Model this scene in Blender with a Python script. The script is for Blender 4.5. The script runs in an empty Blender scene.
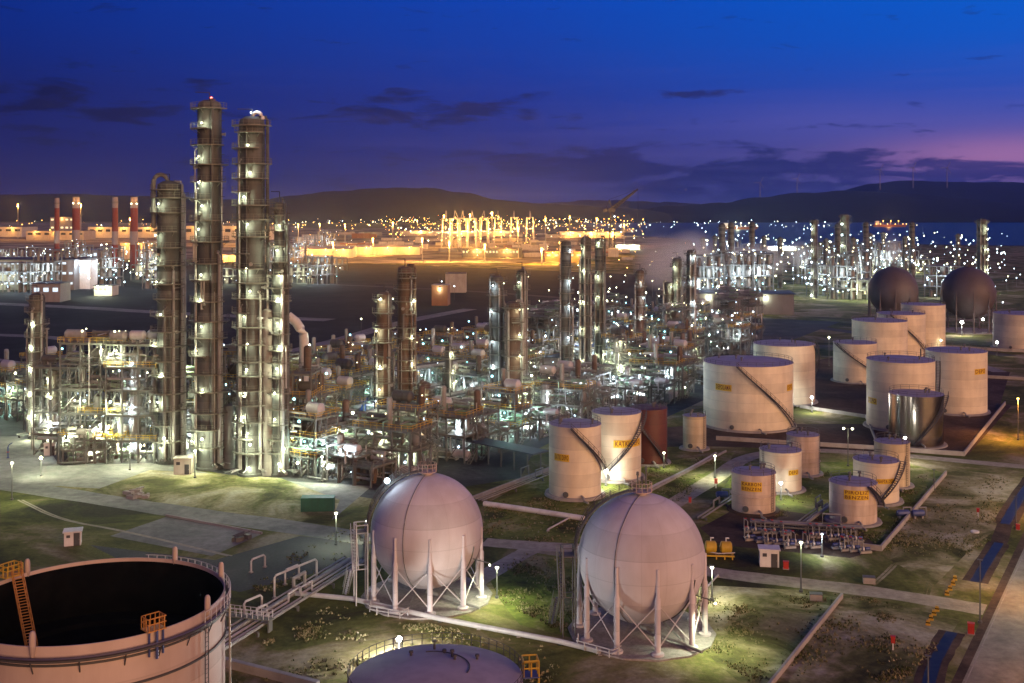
import bpy, math, random
from mathutils import Vector, Matrix
RND = random.Random(11)
SC = bpy.context.scene
COL = SC.collection
PI = math.pi
F, CX, HY, H = 1100.0, 512.0, 212.0, 55.0      # lens in pixels, principal point, eye height in metres
def G(px, py, z=0.0):                           # photograph pixel -> point on the ground
    d = F*H/(py-HY)
    return Vector(((px-CX)/F*d, d, z))
def A(px, py, d):                               # photograph pixel at a known depth
    return Vector(((px-CX)/F*d, d, H-(py-HY)/F*d))
TH = math.radians(59)                           # the plant's street grid
U = Vector((math.cos(TH), math.sin(TH), 0)); V = Vector((math.sin(TH), -math.cos(TH), 0))
def srgb(r, g, b):
    f = lambda c: c/12.92 if c <= .04045 else ((c+.055)/1.055)**2.4
    return (f(r/255), f(g/255), f(b/255), 1)

# ------------------------------------------------------------------ materials
def nodes(name):
    m = bpy.data.materials.new(name); m.use_nodes = True
    nt = m.node_tree
    return m, nt, nt.nodes, nt.links, nt.nodes['Principled BSDF']
def tex(n, l, scale, detail=4, stretch=None, coord='Object', rough=.6):
    tc = n.new('ShaderNodeTexCoord'); mp = n.new('ShaderNodeMapping'); t = n.new('ShaderNodeTexNoise')
    l.new(tc.outputs[coord], mp.inputs[0]); l.new(mp.outputs[0], t.inputs[0])
    t.inputs['Scale'].default_value = scale; t.inputs['Detail'].default_value = detail; t.inputs['Roughness'].default_value = rough
    if stretch: mp.inputs['Scale'].default_value = stretch
    return t
def ramp(n, l, src, stops, interp='LINEAR'):
    r = n.new('ShaderNodeValToRGB'); r.color_ramp.interpolation = interp
    e = r.color_ramp.elements
    while len(e) < len(stops): e.new(.5)
    for q, (p, c) in zip(e, stops):
        q.position = p; q.color = c if len(c) == 4 else (*c, 1)
    l.new(src, r.inputs[0]); return r
def mixc(n, l, fac, a, b, mode='MIX'):
    m = n.new('ShaderNodeMix'); m.data_type = 'RGBA'; m.blend_type = mode
    for sock, v in ((m.inputs[0], fac), (m.inputs[6], a), (m.inputs[7], b)):
        if hasattr(v, 'is_output'): l.new(v, sock)
        elif isinstance(v, (int, float)): sock.default_value = v
        else: sock.default_value = v if len(v) == 4 else (*v, 1)
    return m.outputs[2]
def bump(n, l, b, src, strength=.3, dist=.1):
    k = n.new('ShaderNodeBump'); k.inputs['Strength'].default_value = strength; k.inputs['Distance'].default_value = dist
    l.new(src, k.inputs['Height']); l.new(k.outputs[0], b.inputs['Normal'])
def paint(name, c, rough=.5, metal=0., dirt=.35, dirtc=(.09, .06, .04), scale=1.2, streak=True, seam=None, var=.84):
    m, nt, n, l, b = nodes(name)
    t = tex(n, l, scale, 5, (1, 1, .12) if streak else None)
    r = ramp(n, l, t.outputs[0], [(.45, (0, 0, 0)), (.78, (dirt,)*3)])
    t2 = tex(n, l, scale*.35, 3)
    r2 = ramp(n, l, t2.outputs[0], [(.3, tuple(x*.82 for x in c)), (.7, tuple(min(1, x*1.08) for x in c))])
    o = mixc(n, l, r.outputs[0], r2.outputs[0], dirtc)
    if seam:                                    # plate courses
        tc = n.new('ShaderNodeTexCoord'); sp = n.new('ShaderNodeSeparateXYZ'); l.new(tc.outputs['Object'], sp.inputs[0])
        mo = n.new('ShaderNodeMath'); mo.operation = 'MODULO'; l.new(sp.outputs[2], mo.inputs[0]); mo.inputs[1].default_value = seam
        lt = n.new('ShaderNodeMath'); lt.operation = 'LESS_THAN'; l.new(mo.outputs[0], lt.inputs[0]); lt.inputs[1].default_value = .11
        fl = n.new('ShaderNodeMath'); fl.operation = 'FLOOR'
        dv = n.new('ShaderNodeMath'); dv.operation = 'DIVIDE'; l.new(sp.outputs[2], dv.inputs[0]); dv.inputs[1].default_value = seam
        l.new(dv.outputs[0], fl.inputs[0])
        wn = n.new('ShaderNodeTexWhiteNoise'); wn.noise_dimensions = '1D'; l.new(fl.outputs[0], wn.inputs['W'])
        rr = ramp(n, l, wn.outputs['Value'], [(0, (var,)*3), (1, (1,)*3)])
        o = mixc(n, l, 1.0, o, rr.outputs[0], 'MULTIPLY')
        ml = n.new('ShaderNodeMath'); ml.operation = 'MULTIPLY'; l.new(lt.outputs[0], ml.inputs[0]); ml.inputs[1].default_value = .3
        o = mixc(n, l, ml.outputs[0], o, tuple(x*.45 for x in c))
    l.new(o, b.inputs['Base Color'])
    b.inputs['Roughness'].default_value = rough; b.inputs['Metallic'].default_value = metal
    bump(n, l, b, t.outputs[0], .12, .05)
    return m
def emit(name, c, s):
    m = bpy.data.materials.new(name); m.use_nodes = True; n = m.node_tree.nodes; l = m.node_tree.links
    n.remove(n['Principled BSDF']); e = n.new('ShaderNodeEmission')
    e.inputs[0].default_value = (*c, 1); e.inputs[1].default_value = s
    l.new(e.outputs[0], n['Material Output'].inputs[0])
    m.cycles.emission_sampling = 'NONE'
    return m
M = {}
M['tankwhite'] = paint('tank_white', (.78, .70, .52), .55, 0, .22, (.22, .12, .06), .5, True, 2.4)
M['tankdirty'] = paint('tank_dirty', (.66, .55, .44), .6, 0, .5, (.2, .1, .05), .8, True, 1.8)
M['tankcream'] = paint('tank_cream', (.66, .58, .38), .6, 0, .4, (.3, .15, .05), .7, True, 1.8)
M['tankred'] = paint('tank_red', (.12, .032, .02), .55, 0, .4, (.1, .03, .02), .6, True, 2.2)
M['roofwhite'] = paint('roof_white', (.40, .37, .40), .55, 0, .4, (.15, .12, .1), .35, False)
M['sphere'] = paint('sphere_paint', (.62, .60, .63), .85, 0, .3, (.33, .24, .2), .35, True, 2.9)
M['spheredark'] = paint('sphere_dark', (.095, .075, .08), .6, 0, .3, (.05, .04, .04), .3, False)
M['metal'] = paint('metal_cladding', (.55, .5, .45), .2, 1., .15, (.3, .25, .2), .8, True, 3.)
M['clad'] = paint('column_cladding', (.125, .132, .125), .72, .08, .5, (.04, .03, .022), 1.1, True, 2.1, .45)
M['cladlight'] = paint('column_cladding_light', (.26, .25, .225), .65, .1, .45, (.1, .08, .06), 1.1, True, 3.1)
M['cladrust'] = paint('column_cladding_rust', (.145, .10, .072), .72, .05, .5, (.05, .03, .02), 1.0, True, 2.1, .5)
M['steel'] = paint('painted_steel', (.125, .132, .125), .65, .05, .5, (.1, .06, .04), 1.5)
M['steeldark'] = paint('dark_steel', (.075, .075, .08), .6, .3, .4, (.05, .03, .02), 1.5)
M['pipe'] = paint('pipe_insulation', (.30, .30, .28), .5, .15, .4, (.14, .1, .07), 1.8)
M['pipewhite'] = paint('pipe_white', (.50, .50, .50), .5, 0, .3, (.2, .15, .1), 1.2)
M['pipegreen'] = paint('pipe_green', (.2, .3, .2), .5, .1, .4, (.1, .08, .05), 1.2)
M['concrete'] = paint('concrete', (.36, .34, .31), .85, 0, .55, (.16, .14, .12), .5, False)
M['grating'] = paint('deck_grating', (.17, .175, .145), .7, .1, .4, (.1, .07, .04), 2, False)
M['yellow'] = paint('yellow_paint', (.55, .36, .03), .5, 0, .3, (.2, .1, .03), 2)
M['orange'] = paint('orange_rail', (.55, .26, .05), .5, 0, .35, (.2, .08, .03), 2)
M['signyellow'] = paint('sign_yellow', (.72, .48, .02), .6, 0, .2, (.3, .15, .03), 2)
M['signink'] = paint('sign_ink', (.16, .035, .012), .6, 0, .1)
M['red'] = paint('red_paint', (.5, .04, .025), .5, 0, .25, (.15, .03, .02), 2)
M['blue'] = paint('blue_sheet', (.03, .08, .3), .45, .1, .25, (.03, .04, .08), 1.5)
M['green'] = paint('green_paint', (.03, .14, .08), .55, 0, .3, (.05, .05, .03), 1.5)
M['white'] = paint('white_paint', (.72, .71, .68), .6, 0, .3, (.3, .25, .2), 1)
M['beige'] = paint('beige_panel', (.5, .47, .40), .7, 0, .4, (.2, .17, .13), .6)
M['wallgrey'] = paint('grey_wall', (.22, .21, .21), .75, 0, .4, (.1, .09, .09), .25)
M['darkroof'] = paint('dark_roof', (.05, .055, .075), .6, 0, .3, (.03, .03, .03), .3, False)
M['roofblue'] = paint('blue_roof', (.05, .10, .28), .5, 0, .3, (.03, .03, .05), .3, False)
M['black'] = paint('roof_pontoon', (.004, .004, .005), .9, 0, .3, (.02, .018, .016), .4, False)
M['container'] = paint('container_orange', (.27, .12, .06), .6, 0, .3, (.1, .05, .03), .5)
M['containergrey'] = paint('container_grey', (.4, .36, .3), .6, 0, .3, (.1, .05, .03), .5)
M['glassdark'] = paint('dark_glass', (.02, .025, .04), .15, 0, .05, (.02, .02, .02), 1, False)
M['e_warm'] = emit('lamp_warm', (1, .97, .62), 13)
M['e_teal'] = emit('lamp_teal', (.35, .85, .95), 6)
M['e_dim'] = emit('lamp_dim', (1, .85, .5), 4)
M['e_dimcool'] = emit('lamp_dim_cool', (.6, .8, 1), 4.5)
M['e_cool'] = emit('lamp_cool', (.72, .90, 1), 13)
M['e_sod'] = emit('lamp_sodium', (1, .50, .10), 15)
M['e_flood'] = emit('lamp_flood', (1, .98, .9), 60)
M['e_red'] = emit('lamp_red', (1, .12, .08), 14)
M['e_win'] = emit('window_lit', (.75, .88, 1), 1.3)
M['e_winwarm'] = emit('window_lit_warm', (1, .75, .4), 1.6)
LC = {'teal': (.55, 1, .85), 'dim': (1, .9, .6), 'dimcool': (.7, .9, 1), 'warm': (.93, 1, .66), 'cool': (.75, .9, 1), 'sod': (1, .42, .07), 'flood': (1, .96, .86), 'red': (1, .1, .1)}

def ground_mat(name, stops, scale, s2=None, rough=.95, bs=.5):
    m, nt, n, l, b = nodes(name)
    t = tex(n, l, scale, 8, None, 'Object', .65); t.inputs['Distortion'].default_value = .6
    r = ramp(n, l, t.outputs[0], stops)
    f = tex(n, l, s2 or scale*14, 6, None, 'Object', .7)
    fr = ramp(n, l, f.outputs[0], [(.28, (.62,)*3), (.72, (1.25,)*3)])
    o = mixc(n, l, 1.0, r.outputs[0], fr.outputs[0], 'MULTIPLY')
    l.new(o, b.inputs['Base Color']); b.inputs['Roughness'].default_value = rough
    b.inputs['Specular IOR Level'].default_value = .15
    bump(n, l, b, f.outputs[0], bs, .25)
    return m
M['ground'] = ground_mat('grass_and_soil', [(.34, (.04, .036, .018)), (.43, (.08, .09, .022)), (.50, (.14, .145, .038)), (.55, (.22, .19, .085)), (.61, (.33, .29, .18)), (.74, (.42, .37, .27))], .045, 1.1)
M['lawn'] = ground_mat('bright_lawn', [(.36, (.05, .05, .018)), (.46, (.11, .14, .026)), (.54, (.19, .215, .045)), (.62, (.33, .30, .14))], .09, 1.3)
M['dryland'] = ground_mat('dry_ground', [(.35, (.055, .055, .02)), (.44, (.13, .13, .042)), (.52, (.28, .25, .13)), (.60, (.42, .38, .26)), (.75, (.48, .45, .35))], .075, 1.2)
M['field'] = ground_mat('dark_field', [(.3, (.014, .016, .02)), (.5, (.026, .028, .031)), (.7, (.042, .043, .046))], .012, .1)
M['soil'] = ground_mat('bund_soil', [(.35, (.05, .035, .028)), (.55, (.095, .065, .048)), (.75, (.15, .11, .08))], .1, .9)
M['road'] = ground_mat('dirt_road', [(.3, (.32, .28, .20)), (.5, (.40, .355, .27)), (.75, (.46, .41, .32))], .12, .7, .9, .03)
M['slab'] = ground_mat('yard_concrete', [(.3, (.15, .15, .14)), (.5, (.25, .245, .22)), (.75, (.33, .325, .29))], .07, .5, .85, .03)
M['slabdark'] = ground_mat('plant_floor', [(.3, (.035, .035, .038)), (.5, (.07, .07, .068)), (.75, (.13, .13, .12))], .08, .7, .75, .15)
M['pad'] = ground_mat('pad_concrete', [(.3, (.24, .22, .21)), (.5, (.31, .285, .27)), (.75, (.36, .33, .31))], .25, 1.8, .8, .1)
M['asphalt'] = ground_mat('asphalt', [(.3, (.045, .045, .05)), (.5, (.06, .06, .065)), (.75, (.09, .085, .085))], .15, 2, .75, .15)
M['portyard'] = ground_mat('port_yard', [(.36, (.05, .045, .04)), (.5, (.22, .19, .15)), (.64, (.42, .36, .28))], .011, .05, .9, .05)
M['hill'] = ground_mat('hill_scrub_haze_tint', [(.3, (.007, .010, .012)), (.6, (.012, .016, .018)), (.8, (.018, .021, .021))], .0016, .02, 1, .2)  # dark scrub, with a slight blue of distance haze put into the colour
def watermat():
    m, nt, n, l, b = nodes('dark_water')
    b.inputs['Base Color'].default_value = (.012, .016, .02, 1); b.inputs['Roughness'].default_value = .35; b.inputs['Specular IOR Level'].default_value = .18
    t = tex(n, l, .8, 5); r = ramp(n, l, t.outputs[0], [(.35, (.008, .012, .02)), (.6, (.03, .035, .03))]); l.new(r.outputs[0], b.inputs['Base Color']); return m
M['water'] = watermat()
def seamat():
    m, nt, n, l, b = nodes('sea_water')
    b.inputs['Base Color'].default_value = (.015, .02, .03, 1); b.inputs['Roughness'].default_value = .45; b.inputs['Specular IOR Level'].default_value = .3
    return m
M['sea'] = seamat()
def stackmat():
    m, nt, n, l, b = nodes('banded_stack')
    tc = n.new('ShaderNodeTexCoord'); sp = n.new('ShaderNodeSeparateXYZ'); l.new(tc.outputs['Object'], sp.inputs[0])
    mo = n.new('ShaderNodeMath'); mo.operation = 'MODULO'; l.new(sp.outputs[2], mo.inputs[0]); mo.inputs[1].default_value = 36
    lt = n.new('ShaderNodeMath'); lt.operation = 'LESS_THAN'; l.new(mo.outputs[0], lt.inputs[0]); lt.inputs[1].default_value = 23
    t = tex(n, l, .3, 3)
    o = mixc(n, l, lt.outputs[0], (.30, .26, .26), (.20, .035, .028))
    o = mixc(n, l, .25, o, t.outputs[0], 'MULTIPLY')
    l.new(o, b.inputs['Base Color']); b.inputs['Roughness'].default_value = .7
    return m
M['stack'] = stackmat()

M['road2'] = ground_mat('side_road', [(.3, (.2, .19, .165)), (.5, (.26, .245, .21)), (.75, (.31, .29, .25))], .1, .5, .85, .03)
M['domeroof'] = paint('dome_roof', (.42, .37, .37), .55, 0, .5, (.2, .16, .17), .5, False)
def seams(m, nlon=16):                       # weld seams of a sphere's plates
    nt = m.node_tree; n, l = nt.nodes, nt.links; b = n['Principled BSDF']; src = b.inputs['Base Color'].links[0].from_socket
    tc = n.new('ShaderNodeTexCoord'); sp = n.new('ShaderNodeSeparateXYZ'); l.new(tc.outputs['Object'], sp.inputs[0])
    def mt(op, a, c=None):
        k = n.new('ShaderNodeMath'); k.operation = op
        for s, v in zip(k.inputs, (a, c)):
            if v is None: continue
            if hasattr(v, 'is_output'): l.new(v, s)
            else: s.default_value = v
        return k.outputs[0]
    a = mt('MULTIPLY', mt('ADD', mt('ARCTAN2', sp.outputs[1], sp.outputs[0]), PI), nlon/(2*PI))
    f = mt('ABSOLUTE', mt('SUBTRACT', mt('FRACT', a), .5)); line = mt('GREATER_THAN', f, .487)
    wn = n.new('ShaderNodeTexWhiteNoise'); wn.noise_dimensions = '1D'; l.new(mt('FLOOR', a), wn.inputs['W'])
    r = ramp(n, l, wn.outputs['Value'], [(0, (.965,)*3), (1, (1,)*3)])
    o = mixc(n, l, 1., src, r.outputs[0], 'MULTIPLY'); o = mixc(n, l, mt('MULTIPLY', line, .15), o, (.2, .17, .16)); l.new(o, b.inputs['Base Color'])
seams(M['sphere'])

# ------------------------------------------------------------------ mesh helpers
class MB:
    def __init__(s): s.v = []; s.f = []
    def add(s, vs, fs):
        k = len(s.v); s.v += [tuple(p) for p in vs]; s.f += [tuple(i+k for i in q) for q in fs]; return s
    def box(s, c, sz, rz=0.):
        x, y, z = (q/2 for q in sz); ca, sa = math.cos(rz), math.sin(rz); vs = []
        for dz in (-z, z):
            for dx, dy in ((-x, -y), (x, -y), (x, y), (-x, y)):
                vs.append((c[0]+dx*ca-dy*sa, c[1]+dx*sa+dy*ca, c[2]+dz))
        return s.add(vs, [(3, 2, 1, 0), (4, 5, 6, 7), (0, 1, 5, 4), (1, 2, 6, 5), (2, 3, 7, 6), (3, 0, 4, 7)])
    def tube(s, pts, r, n=6, r2=None):
        pts = [Vector(p) for p in pts]; rings = []; m = len(pts)
        for i, p in enumerate(pts):
            t = (pts[min(i+1, m-1)]-pts[max(i-1, 0)])
            t = t.normalized() if t.length > 1e-9 else Vector((0, 0, 1))
            ref = Vector((0, 0, 1)) if abs(t.z) < .92 else Vector((0, 1, 0))
            a = t.cross(ref).normalized(); b = t.cross(a)
            rr = r if r2 is None else r+(r2-r)*i/(m-1)
            if 0 < i < m-1:
                t1 = (p-pts[i-1]).normalized(); t2 = (pts[i+1]-p).normalized()
                c = max(.5, math.sqrt(max(.05, (1+t1.dot(t2))/2)))
                rr = rr/c if m < 6 else rr
            rings.append([p+(a*math.cos(2*PI*k/n)+b*math.sin(2*PI*k/n))*rr for k in range(n)])
        vs = [q for g in rings for q in g]; fs = []
        for i in range(m-1):
            for k in range(n):
                fs.append((i*n+k, i*n+(k+1) % n, (i+1)*n+(k+1) % n, (i+1)*n+k))
        fs.append(tuple(range(n-1, -1, -1))); fs.append(tuple((m-1)*n+k for k in range(n)))
        return s.add(vs, fs)
    def bar(s, a, b, w): return s.tube([a, b], w*.7071, 4)
    def lathe(s, prof, n=32, c=(0, 0, 0), a0=0., a1=2*PI, axis='z'):
        full = abs(a1-a0-2*PI) < 1e-6; nn = n if full else n+1; vs = []; fs = []
        for r, z in prof:
            for k in range(nn):
                a = a0+(a1-a0)*k/n
                p = (r*math.cos(a), r*math.sin(a), z)
                if axis == 'x': p = (p[2], p[0], p[1])
                vs.append((p[0]+c[0], p[1]+c[1], p[2]+c[2]))
        for i in range(len(prof)-1):
            for k in range(n):
                k2 = (k+1) % nn
                fs.append((i*nn+k, i*nn+k2, (i+1)*nn+k2, (i+1)*nn+k))
        return s.add(vs, fs)
    def arc(s, r0, r1, z0, z1, a0, a1, n=12):     # solid ring sector
        vs = []; fs = []
        for k in range(n+1):
            a = a0+(a1-a0)*k/n
            for r, z in ((r0, z0), (r1, z0), (r1, z1), (r0, z1)): vs.append((r*math.cos(a), r*math.sin(a), z))
        for k in range(n):
            for j in range(4): fs.append((k*4+j, k*4+(j+1) % 4, k*4+4+(j+1) % 4, k*4+4+j))
        if abs(a1-a0) < 2*PI-1e-4: fs += [(3, 2, 1, 0), (n*4, n*4+1, n*4+2, n*4+3)]
        return s.add(vs, fs)
    def mesh(s, name, mat, smooth=35):
        me = bpy.data.meshes.new(name); me.from_pydata(s.v, [], s.f)
        me.materials.append(M[mat] if isinstance(mat, str) else mat)
        if smooth:
            me.polygons.foreach_set('use_smooth', [True]*len(me.polygons))
            me.set_sharp_from_angle(angle=math.radians(smooth))
        me.update(); return me
    def build(s, name, mat, parent=None, loc=None, rz=0., smooth=35):
        o = bpy.data.objects.new(name, s.mesh(name, mat, smooth)); COL.objects.link(o)
        if parent: o.parent = parent
        if loc is not None: o.location = loc
        o.rotation_euler = (0, 0, rz); return o
def thing(name, label, cat, loc, rz=0., group=None):
    o = bpy.data.objects.new(name, None); COL.objects.link(o); o.location = loc; o.rotation_euler = (0, 0, rz)
    o.empty_display_size = .2
    return tag(o, label, cat, group)
def tag(o, label, cat, group=None):
    o['label'] = label; o['category'] = cat
    if group: o['group'] = group
    elif 'group' in o: del o['group']
    return o
def struct(o, kind='structure'):
    o['kind'] = kind; return o
def inst(name, me, parent, loc, rz=0.):
    o = bpy.data.objects.new(name, me); COL.objects.link(o); o.parent = parent; o.location = loc; o.rotation_euler = (0, 0, rz); return o
KIDS = {}
def copy_tree(o, loc, rz, label=None, group=None, skip_lights=False):
    kids = {}
    for q in COL.objects:
        if q.parent: kids.setdefault(q.parent, []).append(q)
    def rec(s, par):
        c = s.copy(); COL.objects.link(c)
        if par: c.parent = par
        for k in kids.get(s, ()):
            if skip_lights and k.type == 'LIGHT': continue
            rec(k, c)
        return c
    c = rec(o, None); c.location = loc; c.rotation_euler = (0, 0, rz)
    if label: tag(c, label, o['category'], group)
    return c
LIGHTS = {}
def light(loc, power, col='warm', parent=None, rad=.25):
    key = (round(power, 1), col, rad)
    if key not in LIGHTS:
        L = bpy.data.lights.new('lamp_light', 'POINT'); L.energy = power*LK; L.color = LC[col]; L.shadow_soft_size = rad
        L.use_soft_falloff = True
        LIGHTS[key] = L
    o = bpy.data.objects.new('lamp_light', LIGHTS[key]); COL.objects.link(o); o.location = loc
    if parent: o.parent = parent
    return o
LK = 2.3
SPOTS = {}
def spot(loc, power, col='warm', parent=None, ang=150, rad=.3):     # a shaded lamp that throws its light down
    key = (round(power, 1), col, ang)
    if key not in SPOTS:
        L = bpy.data.lights.new('lamp_light', 'SPOT'); L.energy = power*LK; L.color = LC[col]; L.shadow_soft_size = rad; L.spot_size = math.radians(ang); L.spot_blend = .7
        SPOTS[key] = L
    o = bpy.data.objects.new('lamp_light', SPOTS[key]); COL.objects.link(o); o.location = loc
    if parent: o.parent = parent
    return o
BULB = {}
def bulb(loc, col, parent, r=.22, name='lamp'):
    key = (col, round(r, 2))
    if key not in BULB:
        mb = MB(); mb.lathe([(.01, -r), (r*.7, -r*.7), (r, 0), (r*.7, r*.7), (.01, r)], 8)
        BULB[key] = mb.mesh('lamp', 'e_'+col)
    o = bpy.data.objects.new(name, BULB[key]); COL.objects.link(o); o.location = loc
    if parent: o.parent = parent
    return o
def facing(p): return -math.atan2(p.x, p.y)      # rz that turns local -Y to the eye
def pol(r, phi, z): return Vector((r*math.sin(phi), -r*math.cos(phi), z))   # phi from local -Y, clockwise seen from above is +x
def arc_at(phi): return phi-PI/2                 # phi -> polar angle used by lathe/arc

def rail(mb, pts, hgt=1.1, closed=False, step=1.5, w=.05):
    """posts and two rails following pts"""
    pts = [Vector(p) for p in pts]
    if closed: pts = pts+[pts[0]]
    for k in (.55, 1.): mb.tube([p+Vector((0, 0, hgt*k)) for p in pts], w*.6, 4)
    acc = 0.
    mb.bar(pts[0], pts[0]+Vector((0, 0, hgt)), w)
    for a, b in zip(pts, pts[1:]):
        L = (b-a).length; t = step-acc
        while t <= L:
            p = a+(b-a)*(t/L); mb.bar(p, p+Vector((0, 0, hgt)), w); t += step
        acc = (acc+L) % step
    return mb

M['black'].node_tree.nodes['Principled BSDF'].inputs['Specular IOR Level'].default_value = .02
# ------------------------------------------------------------------ camera, sky, sun
cam = bpy.data.cameras.new('Camera'); co = bpy.data.objects.new('Camera', cam); COL.objects.link(co)
co.location = (0, 0, H); co.rotation_euler = (PI/2, 0, 0)
cam.sensor_width = 36; cam.lens = 36*F/1024; cam.shift_y = -(341.5-HY)/1024; cam.clip_start = .5; cam.clip_end = 60000
SC.camera = co
SC.view_settings.view_transform = 'Standard'; SC.view_settings.look = 'None'; SC.view_settings.exposure = 0; SC.view_settings.gamma = 1
SC.cycles.use_denoising = True
SC.cycles.max_bounces = 5; SC.cycles.diffuse_bounces = 2; SC.cycles.glossy_bounces = 3; SC.cycles.volume_bounces = 1
SC.cycles.sample_clamp_indirect = 2.0; SC.cycles.use_light_tree = True
SC.cycles.caustics_reflective = False; SC.cycles.caustics_refractive = False

def build_world():
    w = bpy.data.worlds.new('World'); SC.world = w; w.use_nodes = True
    n = w.node_tree.nodes; l = w.node_tree.links
    bg = n['Background']; out = n['World Output']
    def math_(op, a, b=None, c=None, clamp=False):
        k = n.new('ShaderNodeMath'); k.operation = op; k.use_clamp = clamp
        for s, v in zip(k.inputs, (a, b, c)):
            if v is None: continue
            if hasattr(v, 'is_output'): l.new(v, s)
            else: s.default_value = v
        return k.outputs[0]
    tc = n.new('ShaderNodeTexCoord'); sp = n.new('ShaderNodeSeparateXYZ'); l.new(tc.outputs['Generated'], sp.inputs[0])
    x, y, z = sp.outputs
    el = math_('ARCSINE', z); az = math_('ARCTAN2', x, y)
    eld = math_('DIVIDE', math_('MULTIPLY', el, 180/PI), 90., None, True)         # 0..1 = 0..90 degrees
    eroot = math_('POWER', eld, .5)                                               # more room near the horizon
    P = lambda deg: (deg/90)**.5
    def rr(stops): return ramp(n, l, eroot, [(P(d), srgb(*c)) for d, c in stops]).outputs[0]
    left = rr([(0, (22, 30, 84)), (1.2, (18, 28, 92)), (3, (13, 27, 98)), (6, (6, 28, 106)), (8.5, (1, 36, 126)), (11, (0, 42, 138)), (35, (6, 36, 106)), (90, (24, 48, 122))])
    mid = rr([(0, (44, 50, 106)), (1.2, (34, 45, 112)), (3, (24, 41, 122)), (6, (13, 48, 146)), (8.5, (2, 58, 164)), (11, (0, 64, 176)), (35, (10, 42, 112)), (90, (24, 48, 122))])
    right = rr([(0, (58, 62, 122)), (1.2, (74, 72, 138)), (3, (88, 82, 154)), (4.4, (70, 80, 168)), (6, (42, 78, 180)), (8.5, (12, 86, 196)), (11, (2, 90, 204)), (35, (14, 50, 122)), (90, (24, 48, 122))])
    t = math_('ADD', math_('MULTIPLY', math_('SINE', az), 1.2), .5, None, True)
    t1 = math_('MULTIPLY', t, 2., None, True); t2 = math_('SUBTRACT', math_('MULTIPLY', t, 2.), 1., None, True)
    c = mixc(n, l, t2, mixc(n, l, t1, left, mid), right)
    def blob(px, py, sx, sy):
        a0 = math.atan2(px-CX, F); e0 = math.atan2(HY-py, math.hypot(F, px-CX)); sa = sx/F; se = sy/F
        u = math_('DIVIDE', math_('SUBTRACT', az, a0), sa); v = math_('DIVIDE', math_('SUBTRACT', el, e0), se)
        return math_('EXPONENT', math_('MULTIPLY', math_('ADD', math_('MULTIPLY', u, u), math_('MULTIPLY', v, v)), -1.))
    # rosy afterglow low in the west
    c = mixc(n, l, math_('MULTIPLY', blob(1010, 156, 110, 20), .8), c, srgb(176, 118, 168))
    c = mixc(n, l, math_('MULTIPLY', blob(850, 120, 160, 22), .30), c, srgb(100, 92, 176))
    # clouds: streaked noise in sky direction, thicker where the banks lie
    cv = n.new('ShaderNodeCombineXYZ'); l.new(math_('MULTIPLY', az, 16.), cv.inputs[0]); l.new(math_('MULTIPLY', el, 75.), cv.inputs[1])
    nz = n.new('ShaderNodeTexNoise'); l.new(cv.outputs[0], nz.inputs[0]); nz.inputs['Scale'].default_value = 1.; nz.inputs['Detail'].default_value = 7; nz.inputs['Roughness'].default_value = .58
    nz.inputs['Distortion'].default_value = .4
    m = None
    for px, py, sx, sy, k in ((425, 110, 80, 14, .72), (692, 94, 26, 5, .72), (525, 115, 16, 8, .55), (572, 117, 26, 4, .5), (900, 153, 48, 6, .75), (590, 166, 120, 17, .85), (800, 170, 190, 15, .9), (760, 188, 160, 12, .8), (60, 108, 170, 26, .45), (310, 150, 110, 10, .35), (240, 120, 90, 8, .3), (970, 185, 90, 8, .7), (340, 178, 120, 9, .35), (880, 75, 120, 5, .18), (700, 128, 160, 6, .2)):
        b = math_('MULTIPLY', blob(px, py, sx*1.2, sy*1.25), k)
        m = b if m is None else math_('MAXIMUM', m, b)
    dens = math_('ADD', math_('MULTIPLY', math_('SUBTRACT', nz.outputs[0], .63), 2.1), math_('MULTIPLY', m, .80))
    dens = math_('SMOOTH_MIN', math_('MULTIPLY', dens, 3.6, None, True), .9, .15)
    dens = math_('MAXIMUM', dens, 0.)
    cloud = mixc(n, l, t, srgb(6, 11, 60), srgb(28, 38, 106))
    c = mixc(n, l, math_('MULTIPLY', dens, .95), c, cloud)
    # faint long streaks that catch the afterglow
    cv2 = n.new('ShaderNodeCombineXYZ'); l.new(math_('MULTIPLY', az, 5.), cv2.inputs[0]); l.new(math_('MULTIPLY', el, 110.), cv2.inputs[1])
    nz2 = n.new('ShaderNodeTexNoise'); l.new(cv2.outputs[0], nz2.inputs[0]); nz2.inputs['Scale'].default_value = 1.; nz2.inputs['Detail'].default_value = 5
    s2 = math_('MULTIPLY', math_('SUBTRACT', nz2.outputs[0], .47), 1.6, None, True)
    low = math_('SUBTRACT', 1., math_('MULTIPLY', el, 6.), None, True)
    c = mixc(n, l, math_('MULTIPLY', math_('MULTIPLY', s2, low), math_('MULTIPLY', t, .55)), c, srgb(112, 98, 176))
    l.new(c, bg.inputs[0]); bg.inputs[1].default_value = 1.
    # the last of the real sky light, sun just under the horizon haze
    sk = n.new('ShaderNodeTexSky'); sk.sky_type = 'NISHITA'; sk.sun_disc = False
    sk.sun_elevation = math.radians(SUN_EL); sk.sun_rotation = math.radians(180-SUN_AZ)
    b2 = n.new('ShaderNodeBackground'); l.new(sk.outputs[0], b2.inputs[0]); b2.inputs[1].default_value = .0008
    ad = n.new('ShaderNodeAddShader'); l.new(bg.outputs[0], ad.inputs[0]); l.new(b2.outputs[0], ad.inputs[1]); l.new(ad.outputs[0], out.inputs[0])
SUN_EL, SUN_AZ = 8., 34.       # low warm light from behind the eye, to its right
build_world()
sl = bpy.data.lights.new('sun', 'SUN'); sl.energy = 3.9; sl.angle = math.radians(48); sl.color = (1, .50, .21)
so = bpy.data.objects.new('sun', sl); COL.objects.link(so)
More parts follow.
